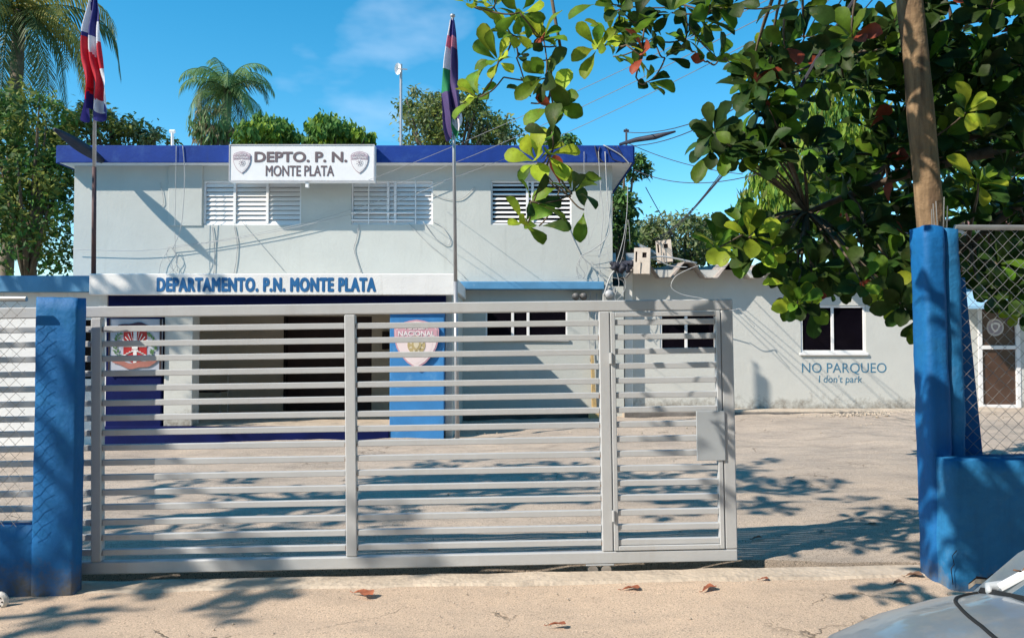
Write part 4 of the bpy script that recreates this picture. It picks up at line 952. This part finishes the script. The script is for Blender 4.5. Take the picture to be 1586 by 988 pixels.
edge = [(1105,205,'D'),(1120,228,'D'),(1150,235,'D'),(1165,120,'M'),(1190,92,'M'),(1205,120,'D'),(1185,150,'R'),(1215,75,'D'),(1245,60,'D'),(1300,80,'D'),(1320,60,'R'),(1340,55,'D'),(1365,75,'D'),(1385,35,'D'),(1110,385,'B'),(1135,375,'B'),(1160,368,'B'),(1175,395,'M'),(1150,400,'M'),(1195,385,'M'),
        (1225,440,'M'),(1235,470,'M'),(1262,415,'D'),(1255,478,'M'),(1300,425,'D'),(1330,400,'D'),(1335,440,'M'),(1350,450,'M'),(1375,440,'M'),(1395,470,'D'),(1418,495,'M'),(1410,430,'D'),(1515,285,'B'),(1500,300,'B'),(1495,175,'B'),(1510,420,'D'),(1545,410,'D'),(1525,450,'D'),(1565,455,'D'),(1580,400,'D'),(1578,480,'M')]
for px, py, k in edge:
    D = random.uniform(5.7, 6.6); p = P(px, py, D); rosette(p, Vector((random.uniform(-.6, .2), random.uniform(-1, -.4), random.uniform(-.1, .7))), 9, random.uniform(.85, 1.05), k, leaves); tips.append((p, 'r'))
c_ = 0
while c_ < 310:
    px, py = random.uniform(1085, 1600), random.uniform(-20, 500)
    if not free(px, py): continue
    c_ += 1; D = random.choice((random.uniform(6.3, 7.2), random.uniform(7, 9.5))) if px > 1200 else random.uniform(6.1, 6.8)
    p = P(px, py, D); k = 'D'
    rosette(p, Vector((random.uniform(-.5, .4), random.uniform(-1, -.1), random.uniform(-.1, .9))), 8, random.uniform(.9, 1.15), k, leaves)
    if random.random() < .35: tips.append((p, 'r'))
# the crown above the view
for k in range(14): rosette(Vector((random.gauss(1.3, .45), random.gauss(4.7, .3), random.uniform(4.6, 5.6))), Vector((random.uniform(-.5, .5), random.uniform(-.5, .5), 1)), 8, 1.0, 'D', leaves)
for k in range(420):
    x_, y_, z_ = random.uniform(2.7, 8.5), random.uniform(3.2, 8.5), random.uniform(4.6, 8.0)
    if in_view((x_, y_, z_), 60): 
        if x_ < 3: continue
    if ((x_-4.6)/4.2)**2+((y_-5.6)/3)**2+((z_-5.8)/2.6)**2 > 1: continue
    rosette(Vector((x_, y_, z_)), Vector((random.uniform(-.5, .5), random.uniform(-.5, .5), 1)), 8, 1.1, 'D', leaves)
for k in range(70):
    x_, y_, z_ = random.gauss(-.1, .9), random.uniform(2.4, 3.7), random.uniform(3.3, 4.6)
    if in_view((x_, y_, z_), 150): continue
    rosette(Vector((x_, y_, z_)), Vector((random.uniform(-.5, .5), random.uniform(-.5, .5), 1)), 8, 1.0, 'D', leaves)
for k in range(230):  # unseen canopy over the camera, added to hold back overhead sky light
    rosette(Vector((random.uniform(1.2, 9), random.uniform(-6, 2.4), random.uniform(5.0, 8.0))), Vector((random.uniform(-.5, .5), random.uniform(-.5, .5), 1)), 8, 1.3, 'D', leaves)
emit_leaves(leaves, al)
# limbs
TR = Vector((6.6, 7.2, 0))
def bez(a, b, c, d, n=10): return [a*(1-t)**3+b*3*t*(1-t)**2+c*3*t*t*(1-t)+d*t**3 for t in [i/n for i in range(n+1)]]
mb = MB(); mb.tube([TR+Vector((0, 0, gz(6.6)-.3)), TR+Vector((.05, 0, 1)), TR+Vector((-.05, -.1, 2.4)), TR+Vector((-.2, -.2, 4)), TR+Vector((-.2, -.3, 6.5))], [.26, .22, .19, .15, .07], bark, 14); mb.build('trunk', al, True)
J = TR+Vector((-.15, -.15, 3.4)); J2 = TR+Vector((-.2, -.25, 4.6))
hubs = []
lim = []
for tgt, j in ((P(1380, 250, 7), J), (P(1250, 330, 6.7), J), (P(1300, 100, 6.8), J2), (P(1500, 380, 6.6), J), (P(1500, 100, 7), J2), (Vector((1.6, 5.0, 4.6)), J2), (Vector((.3, 4.9, 4.3)), J2), (Vector((4, 4.5, 6)), J2)):
    m_ = MB(); pts = bez(j, j.lerp(tgt, .3)+Vector((0, 0, .5)), j.lerp(tgt, .7)+Vector((0, 0, .35)), tgt, 10); m_.tube(pts, [.09-.065*i/10 for i in range(11)], bark, 7); m_.build('branch', al, True); hubs += pts[3:]
mb = MB()
for p, k in tips:
    if k == 'c':
        cand = [q for q, kk in tips if kk == 'c' and q.z > p.z+.03 and (q-p).length > .04] or [Vector((p.x, p.y, 4.4))]
        h = min(cand, key=lambda q: (q-p).length)
        if (h-p).length > .6: h = p+Vector((.05, 0, .5))
        mb.tube(bez(h, h.lerp(p, .4)+Vector((.02, 0, -.03)), h.lerp(p, .7)+Vector((random.uniform(-.03, .03), 0, -.04)), p, 6), .006, twig, 4); continue
    h = min(hubs, key=lambda q: (q-p).length)
    if (h-p).length > 3: continue
    q = bez(h, h.lerp(p, .4)+Vector((0, 0, .12)), h.lerp(p, .7)+Vector((random.uniform(-.1, .1), 0, .15 if k == 'c' else .0)), p, 7)
    mb.tube(q, [.017-.011*i/7 for i in range(8)], twig, 4)
# the long hanging twig chain
ch_ = [P(x_, y_, 5.0) for x_, y_ in ((850, -30), (860, 30), (868, 75), (852, 100), (855, 130), (848, 165), (858, 205), (855, 235), (835, 290), (822, 325), (812, 350))]
mb.tube(ch_, [.012-.0007*i for i in range(11)], twig, 5)
for a, b in (((870, 80), (830, 95)), ((852, 120), (780, 120)), ((850, 150), (822, 160)), ((840, 270), (885, 305)), ((780, 120), (745, 150)), ((1000, 30), (985, 120)), ((985, 120), (1000, 130)), ((1060, 30), (1110, 90))): mb.tube(bez(P(*a, 5), P((a[0]+b[0])/2, (a[1]+b[1])/2+8, 5), P((a[0]+b[0])/2, (a[1]+b[1])/2+6, 5), P(*b, 5), 5), .006, twig, 4)
mb.build('twigs', al, True)['kind'] = 'stuff'

# shade trees outside the view that throw the dappled shade
def shade_tree(name, label, c, r, n, base_, sz, seed):
    random.seed(seed); t = thing(name, label, 'tree'); lv = []
    clumps = [c+Vector((random.gauss(0, r[0]*.55), random.gauss(0, r[1]*.55), random.gauss(0, r[2]*.5))) for _ in range(18)]
    for k in range(n):
        q = random.choice(clumps)+Vector((random.gauss(0, .45), random.gauss(0, .45), random.gauss(0, .3)))
        if in_view(q, 120): continue
        rosette(q, Vector((random.uniform(-.4, .4), random.uniform(-.4, .4), 1)), 8, sz, 'D', lv)
    emit_leaves(lv, t, 0)
    m_ = MB(); m_.tube([base_+Vector((0, 0, -.3)), base_.lerp(c, .5), c+Vector((0, 0, .3))], [.25, .19, .1], bark, 12); m_.build('trunk', t, True)
    for q in clumps: m_ = MB(); s_ = base_.lerp(c, .75); m_.tube(bez(s_, s_.lerp(q, .4)+Vector((0, 0, .3)), s_.lerp(q, .8), q, 6), [.07-.009*i for i in range(7)], bark, 6); m_.build('branch', t, True)
    return t
shade_tree('shade_tree', 'tree left of the drive casting dappled shade on the yard behind the gate', Vector((-6.8, 5.2, 6.1)), (2.7, 1.2, .8), 210, Vector((-8.0, 5.6, gz(-8.0))), 1.1, 5)
shade_tree('shade_tree', 'tree behind the photographer shading the left gatepost and drive', Vector((-9.6, 2.2, 6.2)), (.8, 1.1, .6), 60, Vector((-9.8, .2, gz(-9.8))), 1.1, 8)
shade_tree('shade_tree', 'tree beside the annex casting shade on the left end of the porch', Vector((-13.2, 10.7, 8.6)), (1.0, .8, .8), 90, Vector((-14.2, 9.0, gz(-14.2))), 1.2, 6)

def sky_blocker_tree(x, y, h, rad, label, seed):  # unseen row behind the camera, added to cut sky fill on the facades
    random.seed(seed); t = thing('sky_blocker_tree', label, 'tree', 'unseen trees added behind the photographer to block sky light', loc=(x, y, gz(x))); mb = MB(); g_ = mat('foliage_sky_blocker', (.045, .09, .03), .6, .2, 3, 0, transl=.2, spec=.2)
    cl = [Vector((random.gauss(0, rad*.5), random.gauss(0, rad*.35), h*.5+random.uniform(-.38, .42)*h)) for _ in range(40)]
    for k in range(3600):
        p = random.choice(cl)+Vector((random.gauss(0, .8), random.gauss(0, .6), random.gauss(0, .7))); d = Vector((random.uniform(-1, 1), random.uniform(-1, 1), random.uniform(-1, 1)))*.42; e = Vector((random.uniform(-1, 1), random.uniform(-1, 1), random.uniform(-1, 1)))*.28
        mb.mesh([p, p+d+e, p+d*2, p+d-e], [(0, 1, 2, 3)], g_)
    mb.build('crown', t)['kind'] = 'stuff'; MB().tube([(0, 0, -.4), (.1, 0, h*.3), (0, .1, h*.62)], [.3, .22, .14], bark, 8).build('trunk', t, True)
for k, (x, y, lab) in enumerate(((-14, -13, 'far left of the photographer'), (-8, -11, 'left of the photographer'), (-2, -12, 'straight behind the photographer'), (4, -11, 'a little right of the photographer'), (10, -12, 'right of the photographer'), (16, -11, 'well right of the photographer'), (22, -12, 'far right of the photographer'))): sky_blocker_tree(x, y, 13, 5, 'unseen tall tree added to block sky light, '+lab, 90+k)
# background trees
def bgtree(name, label, blobs, n, leaf, m_list, trunk_=None, group='trees behind the buildings', seed=1, droop=0, aspect=.45, twigr=.0):
    """blobs: (px,py,rx_px,ry_px,D,depth)"""
    random.seed(seed); c0 = P(blobs[0][0], blobs[0][1], blobs[0][4]); t = thing(name, label, 'tree', group, loc=(c0.x, c0.y, gz(c0.x)))
    off = Vector((c0.x, c0.y, gz(c0.x))); mb = MB(); tot = sum(b[2]*b[3] for b in blobs)
    for (px, py, rx, ry, D, dep) in blobs:
        c = P(px, py, D)-off; ax, az = rx/F*D, ry/F*D; nb = max(40, int(n*rx*ry/tot)); ncl = max(6, nb//45)
        cl = []
        while len(cl) < ncl:
            v = Vector((random.uniform(-1, 1), random.uniform(-1, 1), random.uniform(-1, 1)))
            if .2 < v.length < 1: cl.append((Vector((v.x*ax, v.y*dep, v.z*az)), random.uniform(.16, .30)*(ax+az)/2, random.choice(m_list)))
        for k in range(nb):
            q, rr, m = random.choice(cl)
            p = c+q+Vector((random.gauss(0, rr*.62), random.gauss(0, rr*.62), random.gauss(0, rr*.5)))
            d = Vector((random.uniform(-1, 1), random.uniform(-1, 1), random.uniform(-1, .5)-droop*2)).normalized(); up = Vector((random.uniform(-.6, .6), random.uniform(-1, .3), random.uniform(0, 1)))
            y = up.cross(d)
            if y.length < .05: continue
            y.normalize(); l = leaf*random.uniform(.6, 1.3); w_ = l*aspect
            mb.mesh([p, p+d*l*.5+y*w_*.5, p+d*l+Vector((0, 0, -.1*l)), p+d*l*.5-y*w_*.5], [(0, 1, 2, 3)], m if random.random() < .75 else random.choice(m_list))
        for q, rr, m in cl[::3]:
            if trunk_: a = Vector((0, 0, max(1, c.z-az*1.1))); mb2.tube(bez(a, a.lerp(c+q, .3)+Vector((0, 0, .4)), a.lerp(c+q, .8), c+q, 5), [.09-.014*i for i in range(6)], bark, 4) if False else None
    mb.build('crown', t)['kind'] = 'stuff'
    m2 = MB(); m2.tube([(0, 0, -.4), (.1, 0, (P(*blobs[0][:2], blobs[0][4])-off).z*.6), (P(*blobs[0][:2], blobs[0][4])-off)], [.28, .2, .1], bark, 8)
    m2.build('trunk', t, True)
    m3 = MB(); a = Vector((0, 0, (P(*blobs[0][:2], blobs[0][4])-off).z*.6))
    for (px, py, rx, ry, D, dep) in blobs:
        c = P(px, py, D)-off
        for k in range(4):
            e = c+Vector((random.uniform(-.8, .8)*rx/F*D, random.uniform(-.6, .6)*dep, random.uniform(-.3, .8)*ry/F*D)); m3.tube(bez(a, a.lerp(e, .4)+Vector((0, 0, .3)), a.lerp(e, .8), e, 5), [.10-.016*i for i in range(6)], bark, 5)
    m3.build('branches', t, True)
    return t
g_ol = mat('foliage_olive', (.13, .19, .05), .6, .2, 3, 0, transl=.25, spec=.2); g_dk = mat('foliage_dark', (.06, .115, .035), .6, .2, 3, 0, transl=.2, spec=.2)
g_md = mat('foliage_mid', (.09, .20, .04), .6, .2, 3, 0, transl=.25, spec=.2); g_br = mat('foliage_bright', (.24, .36, .04), .6, .2, 3, 0, transl=.35, spec=.2)
g_gy = mat('foliage_greygreen', (.19, .23, .11), .6, .2, 3, 0, transl=.2, spec=.2); g_ye = mat('foliage_yellow', (.24, .27, .06), .6, .2, 3, 0, transl=.3, spec=.2)
bgtree('broadleaf_tree', 'dense dark fine-leaved tree at the left edge behind the grey wall', [(45,330,75,100,24,2.5),(60,200,65,60,24,2.2),(10,260,50,120,25,2),(95,260,40,60,25,1.5)], 13500, .21, [g_ol, g_dk, g_md, g_ye], seed=31)
bgtree('broadleaf_tree', 'feathery pale green tree poking above the left roof edge', [(175,205,55,32,27,1.5),(225,212,40,16,27,1),(150,180,25,20,27,1)], 3600, .20, [g_gy, g_ol, g_ye], seed=32)
bgtree('mango_tree', 'rounded bright green tree between the palm and the white sign', [(410,212,44,30,30,1.5)], 4200, .26, [g_br, g_md, g_md], seed=33, droop=.5)
bgtree('mango_tree', 'rounded mid-green tree right above the white sign', [(510,212,42,30,30,1.5),(560,218,26,18,30,1)], 4600, .26, [g_md, g_md, g_br], seed=34, droop=.5)
bgtree('broadleaf_tree', 'olive tree with airy crown behind the right flagpole', [(690,195,75,42,28,1.8),(655,165,35,30,28,1),(765,205,45,28,28,1.2),(722,160,40,30,28,1)], 8500, .19, [g_ol, g_gy, g_ol, g_ye], seed=35)
bgtree('broadleaf_tree', 'small tuft of green foliage above the roof edge behind the hanging leaves', [(870,220,40,14,28,1)], 900, .2, [g_ol, g_md], seed=36)
bgtree('broadleaf_tree', 'dark tree tucked behind the right corner of the grey building', [(960,340,24,60,26,1.2),(985,258,30,14,26,.8)], 2600, .22, [g_dk, g_md, g_dk], seed=37)
bgtree('broadleaf_tree', 'grey-green bushy tree behind the cream boxes on the low roof', [(1045,375,68,46,34,2),(1000,385,40,40,34,2),(1095,375,35,35,34,1.5)], 7500, .24, [g_gy, g_ol, g_gy], seed=38)
bgtree('mango_tree', 'sunlit yellow-green tree seen through gaps in the big leaves', [(1300,190,65,75,24,2),(1195,310,48,60,24,1.5),(1260,280,60,60,24,1.5),(1470,160,50,50,24,1.5)], 13000, .30, [g_br, g_br, g_ye, g_md], seed=39, droop=.9, aspect=.3)
bgtree('broadleaf_tree', 'tree behind the low building at the right edge', [(1560,260,90,130,28,2)], 5000, .28, [g_md, g_dk], seed=40)
# palms
def palm(label, px, py, D, R_, n, mts, trunk_r, droop, leafl, seed, skirt=False):
    random.seed(seed); c = P(px, py, D); base_ = Vector((c.x, c.y, gz(c.x))); t = thing('palm_tree', label, 'palm', 'palms behind the grey building', loc=base_); h = c.z-base_.z
    m_ = MB(); m_.tube([(-.35, 0, -.3), (-.3, 0, h*.3), (-.1, 0, h*.7), (0, 0, h)], [trunk_r*1.2, trunk_r, trunk_r*.85, trunk_r*.9], mat('palm_trunk', (.20, .16, .12), .9, .3, 4, .4, 20), 12); m_.build('trunk', t, True)
    for k in range(n):
        az = k*2.399+random.uniform(-.2, .2); el = ((1.5 if skirt else 1.25)-1.9*(k/n))+random.uniform(-.1, .1); m = mts[min(len(mts)-1, int(k/n*len(mts)))] if random.random() < .7 else random.choice(mts)
        fr_ = MB(); pts = []; p = Vector((0, 0, h)); L_ = R_*random.uniform(.85, 1.1); ns = 16; e = el
        for i in range(ns+1):
            pts.append(p.copy()); dirn = Vector((math.cos(az)*math.cos(e), math.sin(az)*math.cos(e), math.sin(e))); p = p+dirn*L_/ns; e -= droop*(.5+1.2*i/ns)/ns*2
            e = max(e, -1.45)
        fr_.tube(pts, [.035-.0018*i for i in range(ns+1)], m, 4)
        for i in range(2, ns*3):
            f = i/3; a_ = int(min(f, ns-.01)); q = pts[a_].lerp(pts[min(a_+1, ns)], f-a_); dd = (pts[min(a_+1, ns)]-pts[max(a_-1, 0)]).normalized(); side = dd.cross(Vector((0, 0, 1)))
            if side.length < .1: side = Vector((math.sin(az), -math.cos(az), 0))
            side.normalize(); ll = leafl*(math.sin(math.pi*min(1, .15+.85*f/ns))**.6)*random.uniform(.8, 1.1)+.05
            for s_ in (-1, 1):
                d_ = (side*s_*.75+dd*.5+Vector((0, 0, -.45-.4*random.random()))).normalized(); e1_ = q+d_*ll*.55; e2_ = q+d_*ll*.95+Vector((0, 0, -ll*.22)); wv = dd*(.02 if skirt else .035)
                fr_.mesh([q-wv*.6, q+wv*.6, e1_+wv, e1_-wv, e2_], [(0, 1, 2, 3), (3, 2, 4)], m)
        fr_.build('frond', t)
    return t
pdk = mat('frond_dark', (.09, .14, .05), .5, .2, 3, 0, transl=.25, spec=.3); pol = mat('frond_olive', (.34, .32, .08), .5, .2, 3, 0, transl=.35, spec=.3); pbr = mat('frond_bright', (.17, .30, .11), .5, .2, 3, 0, transl=.3, spec=.3); pdr = mat('frond_dry', (.26, .21, .12), .7, .2, 3, 0, transl=.2)
palm('tall coconut palm with drooping fronds at the upper left corner', 30, 18, 26, 4.6, 24, [pol, pdk, pol, pdk], .22, 1.5, .95, 51)
palm('smaller bright green palm rising above the roof left of the white sign', 352, 142, 32, 2.5, 26, [pbr, pbr, pdk, pbr], .22, 1.25, .58, 52, True)
random.seed(53)
bgtree('palm_undergrowth', 'shaggy pale vine-covered growth around the smaller palm trunk', [(330,195,32,32,31.5,1)], 1500, .34, [pdr, pbr, g_gy], seed=54, droop=.9, aspect=.2)

# ================================================================ FAR HOUSES
h1 = thing('far_house', 'small pale blue-grey gabled house glimpsed beside the grey building corner', 'house')
D = 30; a, b = P(930, 400, D), P(1005, 365, D); mb = MB(); mb.box((a.x, D, -.4), (b.x, D+6, P(0, 392, D).z), mat('far_wall', (.45, .50, .55), .9)); mb.build('wall', h1)
mb = MB(); zt_ = P(0, 363, D).z; zl = P(0, 394, D).z; xm = a.x+.6
mb.mesh([(xm, D-.3, zt_), (b.x+.4, D-.3, zl), (b.x+.4, D+6, zl), (xm, D+6, zt_), (a.x-1.5, D-.3, zl), (a.x-1.5, D+6, zl), (xm, D-.3, zt_-.12), (b.x+.4, D-.3, zl-.12)], [(0,1,2,3),(0,3,5,4),(0,6,7,1),(0,4,6)], mat('far_roof', (.40, .42, .44), .8)); mb.build('roof', h1)
h2 = thing('far_house', 'whitish house behind the low roof at the right edge', 'house')
D = 25; a, b = P(1480, 440, D), P(1900, 352, D); mb = MB(); mb.box((a.x, D, -.4), (b.x, D+5, b.z), mat('far_wall_white', (.66, .66, .68), .9)); mb.build('wall', h2)
mb = MB(); mb.box((a.x-.4, D-.4, b.z+.002), (b.x+.4, D+5.4, b.z+.22), mat('far_slab', (.42, .22, .20), .9)); mb.build('roof', h2)

# ================================================================ CAR
cr = thing('parked_car', 'silver-grey parked car at the bottom right corner, only bonnet and windscreen base showing', 'car')
sil = mat('silver_car_paint', (.22, .26, .30), .30, .08, 3, .02, 3, metal=.25, spec=.6, coat=.5, stain=((.36, .35, .33), .48, .72, 5))
blk = mat('black_rubber', (.012, .012, .012), .6, .1, 3, 0); cgl = mat('windscreen_glass', (.06, .085, .10), .08, .05, 2, 0, spec=.8, coat=1)
CXF, CY0, CY1 = .60, .42, 2.30; cyc = (CY0+CY1)/2; hw = (CY1-CY0)/2
prof = [(0, .42), (.0, .58), (.05, .72), (.14, .82), (.28, .90), (.45, .955), (.62, .995), (.74, 1.015), (.86, 1.10), (1.02, 1.21), (1.25, 1.35), (1.5, 1.46), (1.9, 1.52), (2.6, 1.52), (3.2, 1.47), (3.6, 1.2), (3.75, .95), (3.8, .6), (3.78, .42)]
lat = [-1, -.985, -.95, -.88, -.78, -.6, -.3, 0, .3, .6, .78, .88, .95, .985, 1]
rows = []
for i, (x_, z_) in enumerate(prof):
    z_ += .02 if z_ > .7 else 0
    nar = 1-.20*math.exp(-((x_)/.16)) if x_ < 2 else 1-.08*math.exp(-((3.8-x_)/.3))
    cab = max(0, min(1, (z_-1.02)/.4))
    r_ = []
    for s_ in lat:
        belt = .93 + .0*x_
        y = cyc+s_*hw*nar*(1-.16*cab*(1 if abs(s_) < .97 else 1))
        d_ = .10*max(0, abs(s_)-.55)**2/.2025*.75
        z2 = z_ - d_*(1 if z_ < 1.05 else .5); 
        r_.append((CXF+x_+.10*(abs(s_)**3)*math.exp(-x_/.3), y, z2))
    rows.append(r_)
body = MB(); n_ = len(lat)
vs = [p for r_ in rows for p in r_]; ng = []
fb_ = []; fg_ = []
for i in range(len(rows)-1):
    for k in range(n_-1):
        q = (i*n_+k, i*n_+k+1, (i+1)*n_+k+1, (i+1)*n_+k)
        (fg_ if (7 <= i <= 10) and 3 <= k <= n_-5 else fb_).append(q)
body.mesh(vs, fb_, sil)
for side in (0, n_-1):                       # flanks
    for i in range(len(rows)-1):
        a, b = Vector(rows[i][side]), Vector(rows[i+1][side]); body.face([a, b, Vector((b.x, b.y, min(b.z, .28))), Vector((a.x, a.y, min(a.z, .28)))], sil)
bo = body.build('body', cr, True)
us = sorted({i for f in fg_ for i in f}); ui = {v: k for k, v in enumerate(us)}; wn = MB(); wn.mesh([vs[i] for i in us], [tuple(ui[i] for i in f) for f in fg_], cgl); wn.build('windscreen', cr, True)
def car_pt(xx, s_, dz=.004):
    for i in range(len(prof)-1):
        if prof[i][0] <= xx <= prof[i+1][0]:
            t_ = (xx-prof[i][0])/max(1e-6, prof[i+1][0]-prof[i][0]); break
    f = (s_+1); 
    for k in range(n_-1):
        if lat[k] <= s_ <= lat[k+1]: u = (s_-lat[k])/(lat[k+1]-lat[k]); break
    a = Vector(rows[i][k]).lerp(Vector(rows[i][k+1]), u); b = Vector(rows[i+1][k]).lerp(Vector(rows[i+1][k+1]), u); return a.lerp(b, t_)+Vector((0, 0, dz))
MB().tube([car_pt(.72-.20*math.sin(u_*math.pi/2)**.8, .93-.75*(1-math.cos(u_*math.pi/2)), .001) for u_ in [k/24 for k in range(25)]], .0055, blk, 6).build('bonnet_seam', cr)
MB().tube([car_pt(.735, .93, .002), car_pt(.745, .6, .004), car_pt(.75, 0, .004), car_pt(.745, -.8, .004)], .014, blk, 6).build('cowl_strip', cr)
MB().tube([car_pt(.745, .86, .012), car_pt(.85, .83, .006), car_pt(1.02, .80, .006), car_pt(1.3, .78, .006), car_pt(1.49, .77, .006)], .013, mat('pillar_trim', (.70, .72, .74), .3, .03, 3, 0), 8).build('windscreen_trim', cr)
MB().tube([car_pt(.76, .5, .03), car_pt(.82, .1, .03), car_pt(.86, -.3, .03)], .008, blk, 6).build('wiper', cr)
hp = car_pt(.735, .90); MB().tube([hp+Vector((-.012, -.02, .004)), hp+Vector((0, 0, .012)), hp+Vector((.03, -.01, .02)), hp+Vector((.05, -.03, .016))], [.008, .014, .014, .006], mat('pale_plastic', (.42, .45, .47), .5), 8).build('hinge_cover', cr, True)
for x_ in (CXF+.55, CXF+3.1):
    for y_ in (CY0+.08, CY1-.08):
        s_ = 1 if y_ > 1 else -1; wh = MB().tube([(x_, y_-.1, .31+gz(x_)), (x_, y_-.08, .31+gz(x_)), (x_, y_+.08, .31+gz(x_)), (x_, y_+.1, .31+gz(x_))], [.25, .30, .30, .25], blk, 24).build('wheel', cr, True)
        MB().tube([(x_, y_+s_*.101, .31+gz(x_)), (x_, y_+s_*.108, .31+gz(x_))], [.19, .17], galv, 18).build('rim', wh)
for s_ in (-.72, .72): p = car_pt(.14, s_); MB().tube([p+Vector((-.04, 0, -.03)), p+Vector((.02, 0, -.02))], [.07, .09], mat('headlight', (.6, .62, .65), .1, .03, 3, 0, spec=.8), 14).build('headlight', cr, True)

# ================================================================ SMALL THINGS
random.seed(77)
lfm = mat('fallen_leaf_rust', (.34, .11, .055), .8, .3, 12, .2); lfm2 = mat('fallen_leaf_brown', (.24, .14, .09), .8, .3, 12, .2)
def fallen(px, py, s_, m, label, p=None, rz=None):
    p = p or G(px, py, .004); vs, fs = leaf_geo(.17, .09, -.008, .022); mb = MB(); a = random.uniform(0, 6.28) if rz is None else rz
    M = Matrix.Rotation(a, 4, 'Z') @ Matrix.Rotation(random.uniform(-.15, .15), 4, 'X'); c_ = Vector((.085, 0, 0))
    mb.mesh([M @ ((Vector((v.x, v.y, v.z + .05*math.sin(v.x*40)*abs(v.y)*8)) - c_)*s_) for v in vs], fs, m); mb.tube([M @ ((Vector((0, 0, 0))-c_)*s_), M @ ((Vector((-.03, .005, .006))-c_)*s_)], .0025, m, 4)
    o = mb.build('fallen_leaf', smooth=True); o.location = p + Vector((0, 0, .006)); tag(o, label, 'leaf', 'fallen leaves on the ground'); return o
fallen(562, 922, 1.0, lfm, 'curled rusty leaf on the sandy drive below the gate middle', rz=-.5)
fallen(977, 914, .75, lfm, 'flat narrow red leaf on the drive right of the gate rollers', rz=.1)
fallen(1097, 914, .8, lfm, 'upturned red leaf on the drive below the wicket door', rz=.7)
fallen(1183, 898, .4, lfm, 'tiny brown leaf near the gate slot right end', rz=.2)
fallen(862, 970, .65, lfm, 'small red leaf at the bottom centre of the drive', rz=0)
fallen(1172, 835, .6, lfm, 'small red leaf lying in the yard right of the gate', rz=.4)
fallen(1350, 813, .5, lfm2, 'small brown leaf far out in the yard near the right gatepost', rz=0)
fallen(1415, 893, .75, lfm2, 'brown curled leaf lying in shade by the foot of the right gatepost', rz=.1)
fallen(670, 853, .6, lfm, 'red leaf in the yard seen under the lowest gate bars', rz=.1)
fallen(1390, 905, .6, lfm2, 'small dull leaf on the drive in front of the right gatepost', rz=.5)
pc = car_pt(.80, .78, .02); o = fallen(0, 0, .7, lfm2, 'dry brown leaf lying on the car windscreen base', p=pc, rz=.2)
# rubble along the kerb
mb = MB(); grv = mat('rubble', (.42, .36, .29), .95, .2, 6, .3)
for k in range(420):
    if k < 260: px = random.gauss(1350, 60); D = random.gauss(16.1, .18); x_ = (px-CX)/F*D
    else: x_ = random.uniform(-6, 11); D = random.uniform(12.9, 16.3)
    s_ = random.uniform(.012, .05)*(1 if k < 260 else .6); c = Vector((x_, D, gz(x_)+s_*.3)); vs = [c+Vector((random.uniform(.6, 1)*s_*a, random.uniform(.6, 1)*s_*b, random.uniform(.5, .9)*s_*d_)) for a, b, d_ in ((1,0,0),(0,1,0),(-1,0,0),(0,-1,0),(0,0,1),(0,0,-1))]
    mb.mesh(vs, [(0,1,4),(1,2,4),(2,3,4),(3,0,4),(1,0,5),(2,1,5),(3,2,5),(0,3,5)], grv)
for k in range(1700):
    x_ = random.uniform(-5, 6); y_ = random.uniform(2.6, 10.5)
    if 5.3 < y_ < 6.1: continue
    s_ = random.uniform(.003, .011); c = Vector((x_, y_, gz(x_)+s_*.5)); vs = [c+Vector((random.uniform(.6, 1)*s_*a, random.uniform(.6, 1)*s_*b, random.uniform(.5, .9)*s_*d_)) for a, b, d_ in ((1,0,0),(0,1,0),(-1,0,0),(0,-1,0),(0,0,1),(0,0,-1))]
    mb.mesh(vs, [(0,1,4),(1,2,4),(2,3,4),(3,0,4),(1,0,5),(2,1,5),(3,2,5),(0,3,5)], grv)
o = mb.build('gravel'); o['kind'] = 'stuff'
